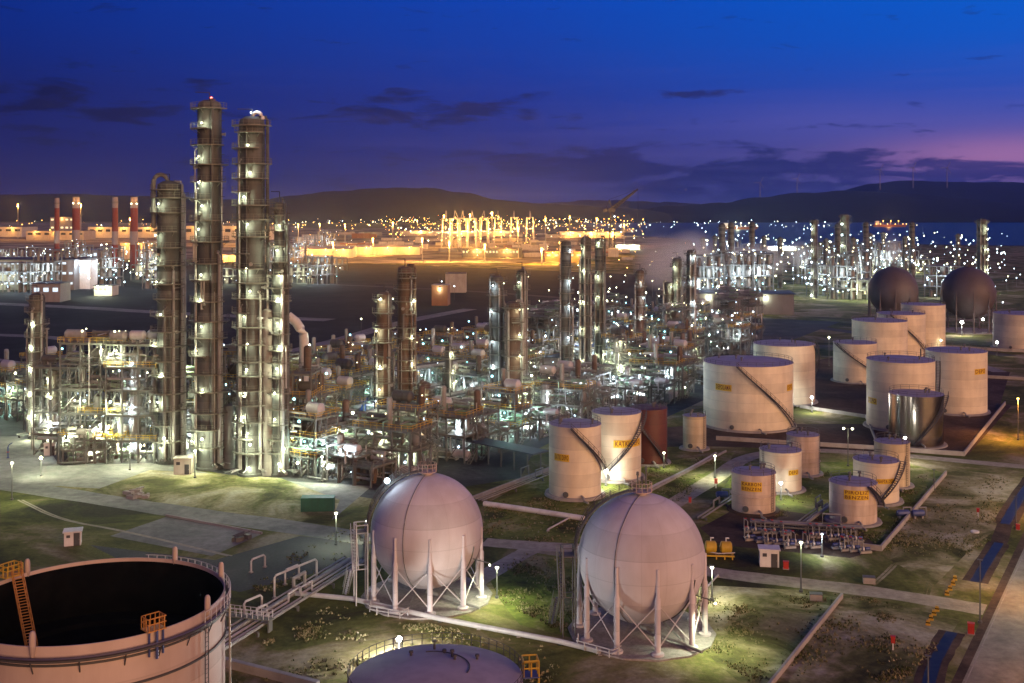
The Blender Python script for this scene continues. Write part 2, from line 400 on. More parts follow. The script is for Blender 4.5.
_to = Vector((math.sin(math.radians(SUN_AZ))*math.cos(math.radians(SUN_EL)), -math.cos(math.radians(SUN_AZ))*math.cos(math.radians(SUN_EL)), math.sin(math.radians(SUN_EL))))
so.rotation_euler = _to.to_track_quat('Z', 'Y').to_euler(); so.location = (0, 0, 300)

# ------------------------------------------------------------------ ground and terrain
mb = MB(); mb.add([(-16000, -400, 0), (16000, -400, 0), (16000, 16000, 0), (-16000, 16000, 0)], [(0, 1, 2, 3)])
struct(mb.build('ground', 'ground', smooth=0))
LAYER = [0.]
def sheet(name, mat, pts, z, px=True):
    vs = [G(*p) if px else Vector((*p, 0)) for p in pts]
    mb = MB(); mb.add([(p.x, p.y, z) for p in vs], [tuple(range(len(vs)))])
    return struct(mb.build(name, mat, smooth=0))
def ribbon(name, mat, pts, wid, z, px=True, kerb=None):
    p = [G(*q) if px else Vector((*q, 0)) for q in pts]; L = []; 
    # smooth the centre line
    for _ in range(2):
        q = [p[0]]
        for a, b in zip(p, p[1:]): q += [a*.75+b*.25, a*.25+b*.75]
        p = q+[p[-1]]
    mb = MB(); vs = []
    for i, c in enumerate(p):
        t = (p[min(i+1, len(p)-1)]-p[max(i-1, 0)]).normalized(); s = Vector((t.y, -t.x, 0))*wid/2
        s *= 1+RND.uniform(-.06, .06)
        vs += [(c.x-s.x, c.y-s.y, z), (c.x+s.x, c.y+s.y, z)]
    mb.add(vs, [(2*i, 2*i+1, 2*i+3, 2*i+2) for i in range(len(p)-1)])
    return struct(mb.build(name, mat, smooth=0))
# plant floor, yards, lawns, fields
sheet('field', 'field', [(-400, 262), (330, 262), (650, 275), (720, 300), (640, 330), (480, 345), (300, 352), (-300, 372)], .004)
sheet('yard', 'slabdark', [(-330, 380), (140, 372), (420, 352), (640, 330), (760, 318), (840, 322), (760, 352), (715, 395), (650, 425), (545, 430), (520, 478), (380, 500), (200, 470), (60, 466), (-320, 474)], .008)
sheet('yard', 'slab', [(-260, 440), (40, 436), (60, 466), (150, 463), (215, 474), (300, 482), (372, 486), (330, 522), (250, 506), (150, 492), (60, 486), (-260, 486)], .012)
sheet('yard', 'soil', [(640, 430), (705, 424), (880, 424), (990, 402), (1012, 405), (968, 455), (880, 452), (700, 446), (640, 448)], .012)
sheet('yard', 'soil', [(818, 360), (880, 350), (1010, 372), (1000, 405), (860, 415), (800, 408)], .016)
sheet('yard', 'soil', [(700, 528), (742, 505), (850, 520), (880, 550), (850, 558), (720, 545)], .012)
sheet('lawn', 'lawn', [(484, 505), (548, 470), (660, 462), (735, 452), (720, 478), (660, 505), (600, 545), (484, 538)], .008)
sheet('lawn', 'lawn', [(700, 520), (742, 462), (905, 462), (948, 474), (882, 550), (850, 547), (735, 530)], .008)
sheet('lawn', 'lawn', [(500, 600), (486, 572), (530, 552), (585, 560), (580, 640), (520, 625)], .006)
sheet('dry_ground', 'dryland', [(700, 585), (840, 592), (960, 620), (935, 660), (900, 700), (760, 700), (690, 640)], .006)
sheet('dry_ground', 'dryland', [(905, 480), (960, 470), (1040, 480), (1010, 520), (975, 545), (935, 585), (890, 560)], .006)
sheet('dry_ground', 'dryland', [(150, 470), (280, 478), (340, 500), (330, 525), (180, 508), (90, 492)], .016)
sheet('concrete_pad', 'slab', [(166, 517), (262, 534), (212, 556), (110, 536)], .012)
sheet('concrete_pad', 'asphalt', [(90, 545), (215, 560), (300, 536), (372, 544), (366, 560), (240, 592), (150, 575)], .008)
# roads and paths
ribbon('road', 'slab', [(-120, 476), (0, 484), (80, 496), (180, 512), (300, 528), (372, 540)], 6.5, .020)
ribbon('path', 'road', [(484, 542), (530, 546), (590, 549), (640, 556), (700, 571), (790, 582), (880, 592), (985, 610)], 4.6, .024)
ribbon('path', 'road', [(470, 586), (490, 573), (515, 558), (536, 547)], 3.6, .020)
ribbon('path', 'road', [(640, 524), (676, 502), (722, 474), (745, 456), (800, 449), (900, 455), (960, 461), (1060, 470)], 4.2, .020)
_a, _b = G(962, 683), G(1024, 548); _t = (_b-_a).normalized(); _s = Vector((_t.y, -_t.x, 0))
def strip(name, mat, off, wid, z, k0, k1):
    p = [_a+_t*k+_s*o for k, o in ((k0, off), (k1, off), (k1, off+wid), (k0, off+wid))]
    return sheet(name, mat, [(q.x, q.y) for q in p], z, False)
strip('road', 'road2', 0, 6.2, .028, -60, 260)
strip('road_shoulder', 'soil', -1.1, 1.1, .026, -60, 260); strip('road_shoulder', 'soil', 6.2, 1.6, .026, -60, 260)
strip('road_marking', 'pad', .28, .14, .033, -60, 260)
ribbon('road', 'slab', [(1000, 372), (930, 348), (1040, 350), (1100, 352)], 5., .020)
ribbon('road', 'slab', [(-200, 296), (60, 306), (165, 313), (330, 320)], 13., .012)
ribbon('road', 'slab', [(290, 352), (340, 340), (400, 322), (470, 309)], 9., .012)
ribbon('road', 'slab', [(376, 377), (420, 362), (460, 348), (520, 338)], 7., .016)
ribbon('road', 'slab', [(120, 345), (20, 334), (-100, 336)], 8., .016)
ribbon('road', 'slab', [(-60, 352), (10, 362), (70, 372)], 6., .014)
ribbon('road', 'asphalt', [(290, 283), (420, 288), (560, 297), (700, 312), (840, 330), (1010, 356)], 8., .012)
ribbon('road', 'asphalt', [(480, 470), (545, 440), (610, 408)], 5., .018)
# port land, water
sheet('port_yard', 'portyard', [(-500, 262), (-500, 222), (250, 223), (330, 229), (440, 227), (700, 225), (690, 240), (640, 252), (560, 263), (430, 264), (280, 263), (150, 259)], .3)
sheet('sea', 'sea', [(560, 219.5), (1500, 219.5), (1500, 247), (1010, 246), (880, 244), (820, 242), (760, 252), (700, 252), (690, 240), (640, 236), (600, 228)], .6)
sheet('coastal_land', 'field', [(-1500, 217.5), (1800, 217.5), (1800, 221.5), (900, 221.5), (560, 221.5), (-1500, 222)], 1.4)
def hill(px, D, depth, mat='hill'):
    xs = [p for p, _ in px]; n = 90; rows = 9; vs = []
    rs = random.Random(int(D))
    def prof(x):
        for (a, za), (b, zb) in zip(px, px[1:]):
            if a <= x <= b:
                t = (x-a)/(b-a); t = t*t*(3-2*t); return za+(zb-za)*t
        return HY
    wob = [rs.uniform(-1, 1) for _ in range(n+5)]
    for j in range(rows):
        v = j/(rows-1)
        for i in range(n+1):
            x = xs[0]+(xs[-1]-xs[0])*i/n
            z = H+(HY-prof(x))/F*D
            z += (wob[i]*.5+wob[i//3]*1.0)*D*.00045
            s = math.sin(PI*v)**.8
            y = D+(v-.5)*depth
            vs.append(((x-CX)/F*D, y, max(-2, z*s*(1+.0*j))-2*(1-s)))
    mb = MB(); mb.add(vs, [(j*(n+1)+i, j*(n+1)+i+1, (j+1)*(n+1)+i+1, (j+1)*(n+1)+i) for j in range(rows-1) for i in range(n)])
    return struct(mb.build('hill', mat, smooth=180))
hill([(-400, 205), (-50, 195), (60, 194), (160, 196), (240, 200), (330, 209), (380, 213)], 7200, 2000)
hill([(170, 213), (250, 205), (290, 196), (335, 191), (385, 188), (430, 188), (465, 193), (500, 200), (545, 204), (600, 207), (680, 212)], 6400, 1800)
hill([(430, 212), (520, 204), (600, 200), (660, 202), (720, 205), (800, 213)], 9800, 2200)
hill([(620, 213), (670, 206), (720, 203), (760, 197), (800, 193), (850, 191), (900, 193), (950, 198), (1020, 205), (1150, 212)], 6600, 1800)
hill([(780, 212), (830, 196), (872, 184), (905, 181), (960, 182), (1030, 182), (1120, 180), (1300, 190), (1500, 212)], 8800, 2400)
# drainage ditch with standing water
def blobby(pts, seed):
    rs = random.Random(seed); p = list(pts)
    for _ in range(3):
        q = []
        for a, b in zip(p, p[1:]+p[:1]):
            q += [(a[0]*.75+b[0]*.25+rs.uniform(-.5, .5), a[1]*.75+b[1]*.25+rs.uniform(-.5, .5)), (a[0]*.25+b[0]*.75, a[1]*.25+b[1]*.75)]
        p = q
    return p
for k, (pts, wd) in enumerate((([(1034, 478), (1018, 500), (1005, 524)], 1.7), ([(999, 543), (988, 560), (975, 582)], 1.5), ([(952, 632), (941, 650), (932, 668), (925, 700)], 1.4))):
    ribbon('ditch_bank', 'soil', pts, wd*2.3, .016); ribbon('ditch_water', 'water', pts, wd, .022)
ribbon('ditch_bank', 'soil', [(1005, 524), (999, 543)], 2.6, .015)
for k, pts in enumerate(([(940, 480), (925, 510), (915, 540), (895, 565), (872, 586)], [(955, 482), (946, 520), (936, 560), (926, 596)], [(20, 500), (60, 520), (120, 530), (230, 556)])):
    for s_ in (-.7, .7): ribbon('wheel_track', 'dryland' if k < 2 else 'road', [(x+s_*3, y) for x, y in pts], .4, .018+.001*k)
# evening air: even, thin haze over the whole plain
def haze():
    m = bpy.data.materials.new('haze'); m.use_nodes = True; n = m.node_tree.nodes; n.remove(n['Principled BSDF'])
    v = n.new('ShaderNodeVolumePrincipled'); v.inputs['Color'].default_value = (.58, .74, 1, 1); v.inputs['Density'].default_value = HAZE; v.inputs['Anisotropy'].default_value = .9
    m.node_tree.links.new(v.outputs[0], n['Material Output'].inputs['Volume']); M['haze'] = m
    mb = MB(); mb.box((0, 7800, 155), (33000, 16600, 314)); struct(mb.build('haze', 'haze', smooth=0), 'stuff')
HAZE = 3.8e-5
haze()
# ------------------------------------------------------------------ storage tanks and spheres
M['tankpink'] = paint('tank_salmon', (.50, .40, .34), .6, 0, .3, (.2, .1, .06), .35, True, 2.2)
def text_mesh(body, size):
    cu = bpy.data.curves.new('t', 'FONT'); cu.body = body; cu.size = size; cu.align_x = 'CENTER'; cu.align_y = 'CENTER'; cu.resolution_u = 2
    cu.space_character = 1.15; cu.extrude = 0; cu.offset = size*.018
    o = bpy.data.objects.new('t', cu); me = bpy.data.meshes.new_from_object(o)
    v = [tuple(q.co) for q in me.vertices]; f = [tuple(p.vertices) for p in me.polygons]
    bpy.data.objects.remove(o); bpy.data.meshes.remove(me); bpy.data.curves.remove(cu)
    return v, f
def sign(parent, r, p0, p1, z0, z1, rows, ink=.55):
    mb = MB(); mb.arc(r+.012, r+.05, z0, z1, arc_at(p0), arc_at(p1), 12)
    s = mb.build('sign', 'signyellow', parent)
    hh = (z1-z0)/len(rows); mid = (p0+p1)/2
    for i, row in enumerate(rows):
        mb = MB()
        v, f = text_mesh(row, hh*.95)
        w = max(q[0] for q in v)-min(q[0] for q in v); k = min(1.6, (p1-p0)*r*.9/w)
        zc = z1-hh*(i+.5)
        mb.add([tuple(pol(r+.062, mid+q[0]*k/r, zc+q[1])) for q in v], f)
        mb.build('lettering', 'signink', s, smooth=0)
def wall_stair(parent, r, h, p0, p1, z1=.4, mat='steeldark', wid=.9):
    """spiral flight on the shell from the roof edge at p0 down to p1"""
    n = max(14, int(h/.42)); mb = MB(); outer = []; inner = []
    for i in range(n+1):
        t = i/n; p = p0+(p1-p0)*t; z = h+(z1-h)*t
        outer.append(pol(r+.25+wid, p, z)); inner.append(pol(r+.22, p, z))
        a = pol(r+.25+wid/2, p, z); mb.box(a, (.34, wid, .06), p)
    mb.tube(outer, .16, 4); mb.tube(inner, .11, 4)
    st = mb.build('stair', mat, parent)
    rb = MB(); rail(rb, outer, 1.1, False, 1.6, .07); rb.build('handrail', mat, st)
    return st
def tank(label, x0, x1, yt, yb, mat='tankwhite', roof='cone', rise=.06, stair=None, signs=(), deck=True, plinth=.3, pmat='concrete', group=None, vents=3, ladder=None, name='storage_tank', roofmat='roofwhite', rings=()):
    w = x1-x0; df = F*H/(yb-HY); d = df/(1-w/(2*F)); r = w/2/F*d; c = Vector((((x0+x1)/2-CX)/F*d, d, 0)); h = H-(yt-HY)/F*d
    t = thing(name, label, 'tank', c, facing(c), group)
    mb = MB(); mb.lathe([(r, plinth), (r, h)], 72)
    if roof == 'open': mb.lathe([(r-.1, h), (r-.1, h-4)], 72)
    mb.arc(r, r+.1, h-.16, h, 0, 2*PI, 72)
    for z in rings: mb.arc(r, r+.22, z-.09, z+.09, 0, 2*PI, 64)
    mb.build('shell', mat, t)
    mb = MB(); mb.lathe([(r+.9, 0), (r+.75, plinth), (r-.2, plinth+.01)], 64); mb.build('foundation', pmat, t)
    rs = rise*r; prof = [(max(.02, r*k), h+rs*(1-k if roof == 'cone' else 1-k*k)) for k in (1, .85, .7, .5, .3, .12, 0)]
    mb = MB(); mb.lathe(prof, 64); rf = mb.build('roof', roofmat, t)
    rs2 = random.Random(int(x0*7+yt))
    for i in range(vents):
        a = rs2.uniform(0, 2*PI); q = r*rs2.uniform(.25, .8); mb = MB()
        mb.lathe([(.01, 1.1), (.3, 1.05), (.34, .75), (.16, .72), (.16, 0)], 10)
        mb.build('vent', 'steel', rf, (q*math.cos(a), q*math.sin(a), h+rs*(1-q/r if roof == 'cone' else 1-(q/r)**2)-.1))
    if deck:
        mb = MB(); n = 40; rail(mb, [(math.cos(2*PI*k/n)*(r-.15), math.sin(2*PI*k/n)*(r-.15), h) for k in range(n)], 1.05, True, 2.2, .06)
        mb.build('handrail', 'steel', rf)
    if stair: wall_stair(t, r, h, *stair)
    if ladder is not None:
        mb = MB()
        for s in (-.24, .24): mb.tube([pol(r+.22, ladder+s/r, .5), pol(r+.22, ladder+s/r, h+1)], .045, 4)
        for k in range(int(h/.45)): mb.bar(pol(r+.22, ladder-.24/r, .7+k*.45), pol(r+.22, ladder+.24/r, .7+k*.45), .04)
        mb.build('ladder', 'steeldark', t)
    mb = MB(); p = -.35; a = pol(r, p, 1.1); mb.lathe([(.02, .28), (.55, .28), (.55, 0)], 16, axis='z')
    o = mb.build('manway', 'steel', t, a); o.rotation_euler = (PI/2, 0, p)
    mb = MB(); pts = [pol(r-.1, .25, .9), pol(r+1.6, .25, .9), pol(r+2., .25, .4), pol(r+3.4, .3, .4)]; mb.tube(pts, .2, 8); mb.build('pipe', 'pipe', t)
    for p0, p1, za, zb, rows in signs: sign(t, r, p0, p1, h*za, h*zb, rows)
    return t, r, h, c
ROW = ['KATKI DEPO']
T = {}
T['A'] = tank('white tank with yellow name strip and long dark stair, between the spheres', 549, 601, 423, 501, stair=(-.12, 1.35, 5.), signs=[(-.88, -.22, .53, .63, ROW)], plinth=.5)
T['B'] = tank('taller white tank with brown yellow band, behind the white tank between the spheres', 592, 641, 411, 483, stair=(1.45, -.35, 2.), signs=[(-.12, 1.2, .52, .63, ROW)], plinth=.5)
T['C'] = tank('rust red tank in front of the process units', 630, 667, 407, 466, 'tankred', stair=(-.9, .9), signs=(), roofmat='tankred')
T['D'] = tank('small cream tank with curved pipe beside the rust red one', 683, 706, 415, 451, 'tankcream', deck=True, ladder=.9)
T['E'] = tank('wide white tank with long dark stair and two yellow strips, the broadest of the farm', 704, 792, 361, 433, stair=(-.22, 1.25), signs=[(-.78, -.36, .61, .71, ['DEPOLAMA']), (1.0, 1.28, .6, .7, ['DEPO'])], plinth=.4)
T['F'] = tank('violet tinted white tank half hidden behind the widest one', 754, 814, 343, 406, stair=(1.2, 2.6))
T['G1'] = tank('small rust stained tank with a two row yellow name sign beside the pump yard', 732, 775, 471, 516, 'tankdirty', 'dome', .12, ladder=.95, signs=[(-.58, .38, .60, .84, ['KARBON', 'BENZEN'])], pmat='soil', rings=(3.2,))
T['G2'] = tank('small white tank with a yellow patch, lit by a lamp, beside the stained sign tank', 760, 801, 449, 494, 'tankwhite', 'cone', .1, signs=[(.38, .95, .45, .58, ['DEPO'])], ladder=-.9)
T['G3'] = tank('small orange lit tank on a concrete drum behind the lamp lit small tank', 787, 819, 434, 477, 'tankdirty', 'cone', .1, ladder=1.2, rings=(2.8, 5.))
T['G4'] = tank('small pink white tank with two row sign and sloping stair, nearest the ditch wall corner', 830, 876, 481, 527, 'tankdirty', 'dome', .1, stair=(.62, 1.5, 3.2), signs=[(-.38, .70, .66, .90, ['PIROLIZ', 'BENZEN'])])
T['G5'] = tank('bright white small tank with a green yellow band and a crossing stair', 854, 898, 459, 506, 'tankwhite', 'cone', .1, stair=(1.4, .25, 1.5), signs=[(.02, .95, .52, .64, ['NAFTA DEPO'])], plinth=.4)
T['G6'] = tank('small golden lit tank hidden behind the bright white small one', 875, 909, 441, 489, 'tankcream', 'cone', .1, ladder=.9)
T['H1'] = tank('tall white tank with a thin brown band, behind the shiny metal one', 868, 933, 359, 433, stair=(1.45, 2.1), signs=[(-1.2, -.75, .36, .45, ['DEPO']), (.35, 1.2, .36, .45, ['DEPOLAMA'])], plinth=.4)
T['H2'] = tank('shiny metal clad tank with streaked reflections and a dark diagonal stair', 890, 942, 393, 449, 'metal', 'cone', .05, stair=(1.35, -.05, 1.), name='clad_tank', deck=True)
T['H3'] = tank('large white tank with small yellow strip at its side, beside the bund wall', 927, 985, 350, 416, stair=(-1.5, -2.4), signs=[(.62, 1.15, .66, .75, ['DEPO'])], plinth=.4)
T['H4'] = tank('pale tank with a dark stair, standing apart before the far white cluster', 834, 876, 342, 384, 'tankwhite', stair=(-.9, .95, 3.))
T['H5'] = tank('broad white tank behind the pale one that has a dark stair', 853, 906, 320, 364, 'tankwhite', deck=True)
T['H6'] = tank('white tank with a stair that falls toward the spheres, amid the far cluster', 878, 924, 313, 358, 'tankwhite', stair=(-.4, 1.1, 3.))
T['H7'] = tank('highest white tank at the back of the far cluster, below the dark spheres', 902, 944, 304, 352, 'tankwhite')
T['H8'] = tank('pale tank cut by the frame beyond the lamps and the second dark sphere', 995, 1046, 313, 351, 'tankwhite')

def sphere_tank(label, cx, cy, wpx, ybase, mat, legoff, nlegs=10, detail=True, lean=-1.35):
    d = F*H/(ybase-HY); r = wpx/2/F*d; c = Vector(((cx-CX)/F*d, d, 0)); zc = H-(cy-HY)/F*d
    t = thing('gas_sphere', label, 'gas sphere', c, facing(c))
    mb = MB(); N = 40
    mb.lathe([(max(.001, r*math.sin(PI*i/N)), zc-r*math.cos(PI*i/N)) for i in range(N+1)], 72); mb.build('vessel', mat, t, smooth=180)
    mb = MB(); mb.lathe([(r*1.17, 0), (r*1.17, .22), (.01, .24)], 14 if detail else 24); mb.build('base_slab', 'pad', t, smooth=20)
    legs = []
    for k in range(nlegs):
        p = legoff+2*PI*k/nlegs; legs.append(p); top = zc+r*.12
        mb = MB()
        mb.lathe([(.8, .23), (.8, .5), (.38, .6), (.36, zc*.72), (.25, zc*.75), (.22, top-.2), (.2, top-.02), (.02, top)], 14, pol(r*.992, p, 0))
        mb.build('leg', 'sphere' if detail else mat, t)
    for k in range(nlegs):
        p, q = legs[k], legs[k]+2*PI/nlegs; mb = MB()
        mb.tube([pol(r, p, .9), pol(r, q, zc*.66)], .07, 5); mb.tube([pol(r, q, .9), pol(r, p, zc*.66)], .07, 5)
        mb.build('brace', 'sphere' if detail else mat, t)
    # crown platform, vents
    mb = MB(); mb.arc(.2, 1.4, zc+r+.35, zc+r+.45, 0, 2*PI, 20); mb.lathe([(.7, zc+r-.3), (.7, zc+r+.35)], 16)
    pf = mb.build('platform', 'tankpink' if detail else mat, t)
    mb = MB(); n = 16; rail(mb, [(1.35*math.cos(2*PI*k/n), 1.35*math.sin(2*PI*k/n), zc+r+.45) for k in range(n)], 1.1, True, .8, .07)
    mb.build('handrail', 'tankpink' if detail else mat, pf)
    for q in ((-.5, .2, 2.6), (.6, -.1, 3.4), (.1, .5, 1.9)):
        mb = MB(); mb.lathe([(.01, q[2]), (.16, q[2]-.05), (.2, q[2]-.5), (.11, q[2]-.55), (.11, 0)], 8); mb.build('vent', 'steel', t, (q[0], q[1], zc+r+.3))
    if not detail: return t, r, zc, c
    # curved stair over the shoulder
    mb = MB(); L = []; Rr = []
    for i in range(34):
        e = math.radians(4+i*2.45); rad = (r+.55)*math.cos(e)+.1; z = zc+(r+.55)*math.sin(e)
        ph = lean-.10*math.sin(e); pc = pol(rad, ph, z); side = pol(1, ph+PI/2, 0)*.42
        L.append(pc-side); Rr.append(pc+side); mb.box(pc, (.84, .32, .05), ph)
    mb.tube(L, .1, 4); mb.tube(Rr, .1, 4)
    st = mb.build('stair', 'steel', t)
    hb = MB(); rail(hb, L, 1.05, False, 1.3, .06); rail(hb, Rr, 1.05, False, 1.3, .06); hb.build('handrail', 'steeldark', st)
    # landing tower at the side
    base = pol(r+1.5, lean, 0); mb = MB(); hh = zc+.6
    ax = pol(1, lean, 0); ay = pol(1, lean+PI/2, 0)
    for sx in (-.8, .8):
        for sy in (-1., 1.): mb.bar(base+ax*sx+ay*sy, base+ax*sx+ay*sy+Vector((0, 0, hh+1.1)), .14)
    for z in (hh*.5, hh, hh+1.1):
        for s in (-1, 1):
            mb.bar(base+ax*-.8+ay*s+Vector((0, 0, z)), base+ax*.8+ay*s+Vector((0, 0, z)), .1)
            mb.bar(base+ax*.8*s+ay*-1+Vector((0, 0, z)), base+ax*.8*s+ay*1+Vector((0, 0, z)), .1)
    mb.build('landing_frame', 'pipewhite' if cx < 500 else 'steel', t)
    mb = MB(); mb.box(base+Vector((0, 0, hh)), (1.7, 2.1, .08), lean+PI/2); mb.build('landing', 'grating', t)
    for s, (za, zb) in enumerate(((.3, hh*.5), (hh*.5, hh))):
        mb = MB(); ph0 = lean; o0 = base+ay*(-3.6 if s == 0 else 1.)+ax*(.9 if s else 1.6); o1 = base+ay*(1. if s == 0 else -1.)+ax*(1.6 if s == 0 else .9)
        for k in range(13):
            p = o0+(o1-o0)*k/12; mb.box((p.x, p.y, za+(zb-za)*k/12), (.8, .3, .05), lean)
        for q in (-.4, .4): mb.tube([o0+ax*q+Vector((0, 0, za)), o1+ax*q+Vector((0, 0, zb))], .09, 4); mb.tube([o0+ax*q+Vector((0, 0, za+1)), o1+ax*q+Vector((0, 0, zb+1))], .05, 4)
        mb.build('stair', 'pipewhite' if cx < 500 else 'steel', t)
    # riser pipes along the shell
    for ph, e0, e1, rr in ((-.42, -64, 86, .045), (.95, -66, -8, .09)):
        pts = []
        for i in range(26):
            e = math.radians(e0+(e1-e0)*i/25); a = ph*(1 if e < .6 else 1-(e-.6)*.25); pts.append(pol((r+.06)*math.cos(e), a, zc+(r+.06)*math.sin(e)))
        pts = [pol(r*.75, ph, .6)]+pts if e0 < -60 else pts
        mb = MB(); mb.tube(pts, rr, 6); mb.build('pipe', 'steel', t)
    mb = MB(); mb.tube([(0, 0, zc-r+.2), (0, 0, .7), (r*.5, -r*.5, .7), (r*.9, -r*.9, .7)], .22, 8); mb.build('pipe', 'pipe', t)
    # guard rail on the slab
    mb = MB(); q = [pol(r*1.12, -1.05, .24), pol(r*1.3, -.85, .24), pol(r*1.24, -.35, .24), pol(r*1.02, -.3, .24)]
    rail(mb, q, 1., False, 1.8, .11); mb.build('guard_rail', 'pipewhite', t)
    return t, r, zc, c
SP1 = sphere_tank('pinkish white gas sphere on ten legs, beside the lawn path, its stair lamp lit', 427, 530, 112, 596, 'sphere', .05)
SP2 = sphere_tank('pinkish white gas sphere on ten legs with dark riser pipe, nearest the pump yard', 641.5, 557, 126, 632, 'sphere', .245)
SP3 = sphere_tank('dark gas sphere behind the far white tank cluster', 893, 291, 48, 330, 'spheredark', .1, 10, False)
SP4 = sphere_tank('dark gas sphere standing above two bright lamps beyond the tank farm', 968, 293, 52, 331, 'spheredark', .2, 10, False)

# ---- big open roof tank close to the eye
def floating_tank():
    d = 114.; r = 126/F*d; c = Vector(((95-CX)/F*d, d, 0)); h = H-(597-HY)/F*d
    t = thing('floating_roof_tank', 'huge salmon tank with sunken black roof and rim posts', 'tank', c, facing(c))
    mb = MB(); mb.lathe([(r, .3), (r, h), (r-.12, h), (r-.12, .3)], 128); mb.build('shell', 'tankpink', t)
    mb = MB(); mb.lathe([(r+1, 0), (r+.9, .3), (r-.3, .31)], 96); mb.build('foundation', 'concrete', t)
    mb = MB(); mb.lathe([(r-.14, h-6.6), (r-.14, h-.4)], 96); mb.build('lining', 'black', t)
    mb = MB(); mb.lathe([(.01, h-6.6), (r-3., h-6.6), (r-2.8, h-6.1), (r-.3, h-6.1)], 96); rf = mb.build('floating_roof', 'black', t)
    for z, w, m_ in ((h-1.25, .55, 'steeldark'), (h-1.75, .12, 'steeldark'), (h-4.4, .16, 'steeldark')):
        mb = MB(); mb.arc(r+.03, r+.03+w, z-.1, z+.1, 0, 2*PI, 96); mb.build('wind_girder', m_, t)
    mb = MB(); n = 60; mb.tube([pol(r+.5, 2*PI*k/n, h-1.0) for k in range(n+1)], .13, 6); mb.build('foam_pipe', 'pipedark', t)
    for p in (-.42, .93, 2.43, -2.58, -1.6, 1.75):
        mb = MB(); mb.lathe([(.01, 1.5), (.16, 1.45), (.27, 1.25), (.3, .9), (.3, -.1), (.22, -.7), (.12, -1.1)], 14)
        mb.build('foam_chamber', 'tankpink', t, pol(r+.1, p, h))
    for p in (-.75, -.42, -.1, .2, .45, .7, .95, 1.2):
        mb = MB(); mb.bar(pol(r+.02, p, h-2.5), pol(r+.55, p, h-1.35), .1); mb.build('bracket', 'steeldark', t)
    mb = MB()
    for s in (-.28, .28): mb.tube([pol(r+.3, .9+s/r, .5), pol(r+.3, .9+s/r, h-1.2)], .05, 4)
    for k in range(30): mb.bar(pol(r+.3, .9-.28/r, .8+k*.45), pol(r+.3, .9+.28/r, .8+k*.45), .045)
    mb.build('ladder', 'steeldark', t)
    mb = MB(); rail(mb, [pol(r+.55, .85+i*.075, h-1.2) for i in range(26)], 1.35, False, 1.05, .07); mb.build('handrail', 'pipewhite', t)
    # gauger's platform with orange rails
    g = pol(r+.1, .42, h+.2); ax = pol(1, .42, 0); ay = pol(1, .42+PI/2, 0); mb = MB()
    mb.box(g-ax*.3, (1.9, 1.5, .1), .42); gp = mb.build('gauge_platform', 'orange', t)
    mb = MB()
    for k in (0,): rail(mb, [g-ax*1.0-ay*.9, g+ax*.4-ay*.9, g+ax*.4+ay*.9, g-ax*1.0+ay*.9], 1.2, True, .5, .07)
    mb.build('handrail', 'orange', gp)
    for s in (-.7, .7):
        mb = MB(); mb.bar(g+ax*.2+ay*s, g+ax*.2+ay*s-Vector((0, 0, 2.4)), .14); mb.build('support', 'steelblue', gp)
    mb = MB(); mb.tube([g+ax*.35, g+ax*.35-Vector((0, 0, 2.7))], .13, 8); mb.build('pipe', 'steelblue', gp)
    # rolling ladder leaning from the rim to the roof
    a = pol(r-.4, -2.45, h+.7); b = pol(r*.5, -1.95, h-6.); sd = (b-a).cross(Vector((0, 0, 1))).normalized()*.5; mb = MB()
    for s in (-1, 1):
        mb.bar(a+sd*s, b+sd*s, .1); mb.bar(a+sd*s+Vector((0, 0, 1)), b+sd*s+Vector((0, 0, 1)), .06)
        for k in range(13): q = a+(b-a)*k/12+sd*s; mb.bar(q, q+Vector((0, 0, 1)), .05)
    for k in range(30): q = a+(b-a)*k/29; mb.bar(q-sd, q+sd, .06)
    mb.build('rolling_ladder', 'orange', t)
    mb = MB(); q = pol(r, -2.42, h); mb.box(q+Vector((0, 0, .3)), (2.2, 1.6, .1), -2.42); lp = mb.build('ladder_platform', 'yellow', t)
    mb = MB(); ax = pol(1, -2.42, 0); ay = pol(1, -2.42+PI/2, 0); q = q+Vector((0, 0, .35)); rail(mb, [q-ax*.7-ay, q+ax*.7-ay, q+ax*.7+ay, q-ax*.7+ay], 1.1, True, .7, .09); mb.build('handrail', 'yellow', lp)
    mb = MB(); mb.tube([pol(r+.6, 1.32, h-1.3), pol(r+.7, 1.3, .6)], .12, 6); mb.build('pipe', 'pipe', t)
    mb = MB(); q = pol(r-.1, -.8, h-.3); mb.tube([q, q+Vector((0, 0, 1.)), q+Vector((.5, 0, 1.5))], .18, 6); mb.build('vent', 'tankpink', t)
    return t
M['pipedark'] = paint('pipe_dark', (.08, .07, .11), .5, .2, .3, (.05, .03, .03), 1)
M['steelblue'] = paint('steel_blue', (.07, .10, .26), .5, .2, .3, (.05, .03, .03), 1)
floating_tank()
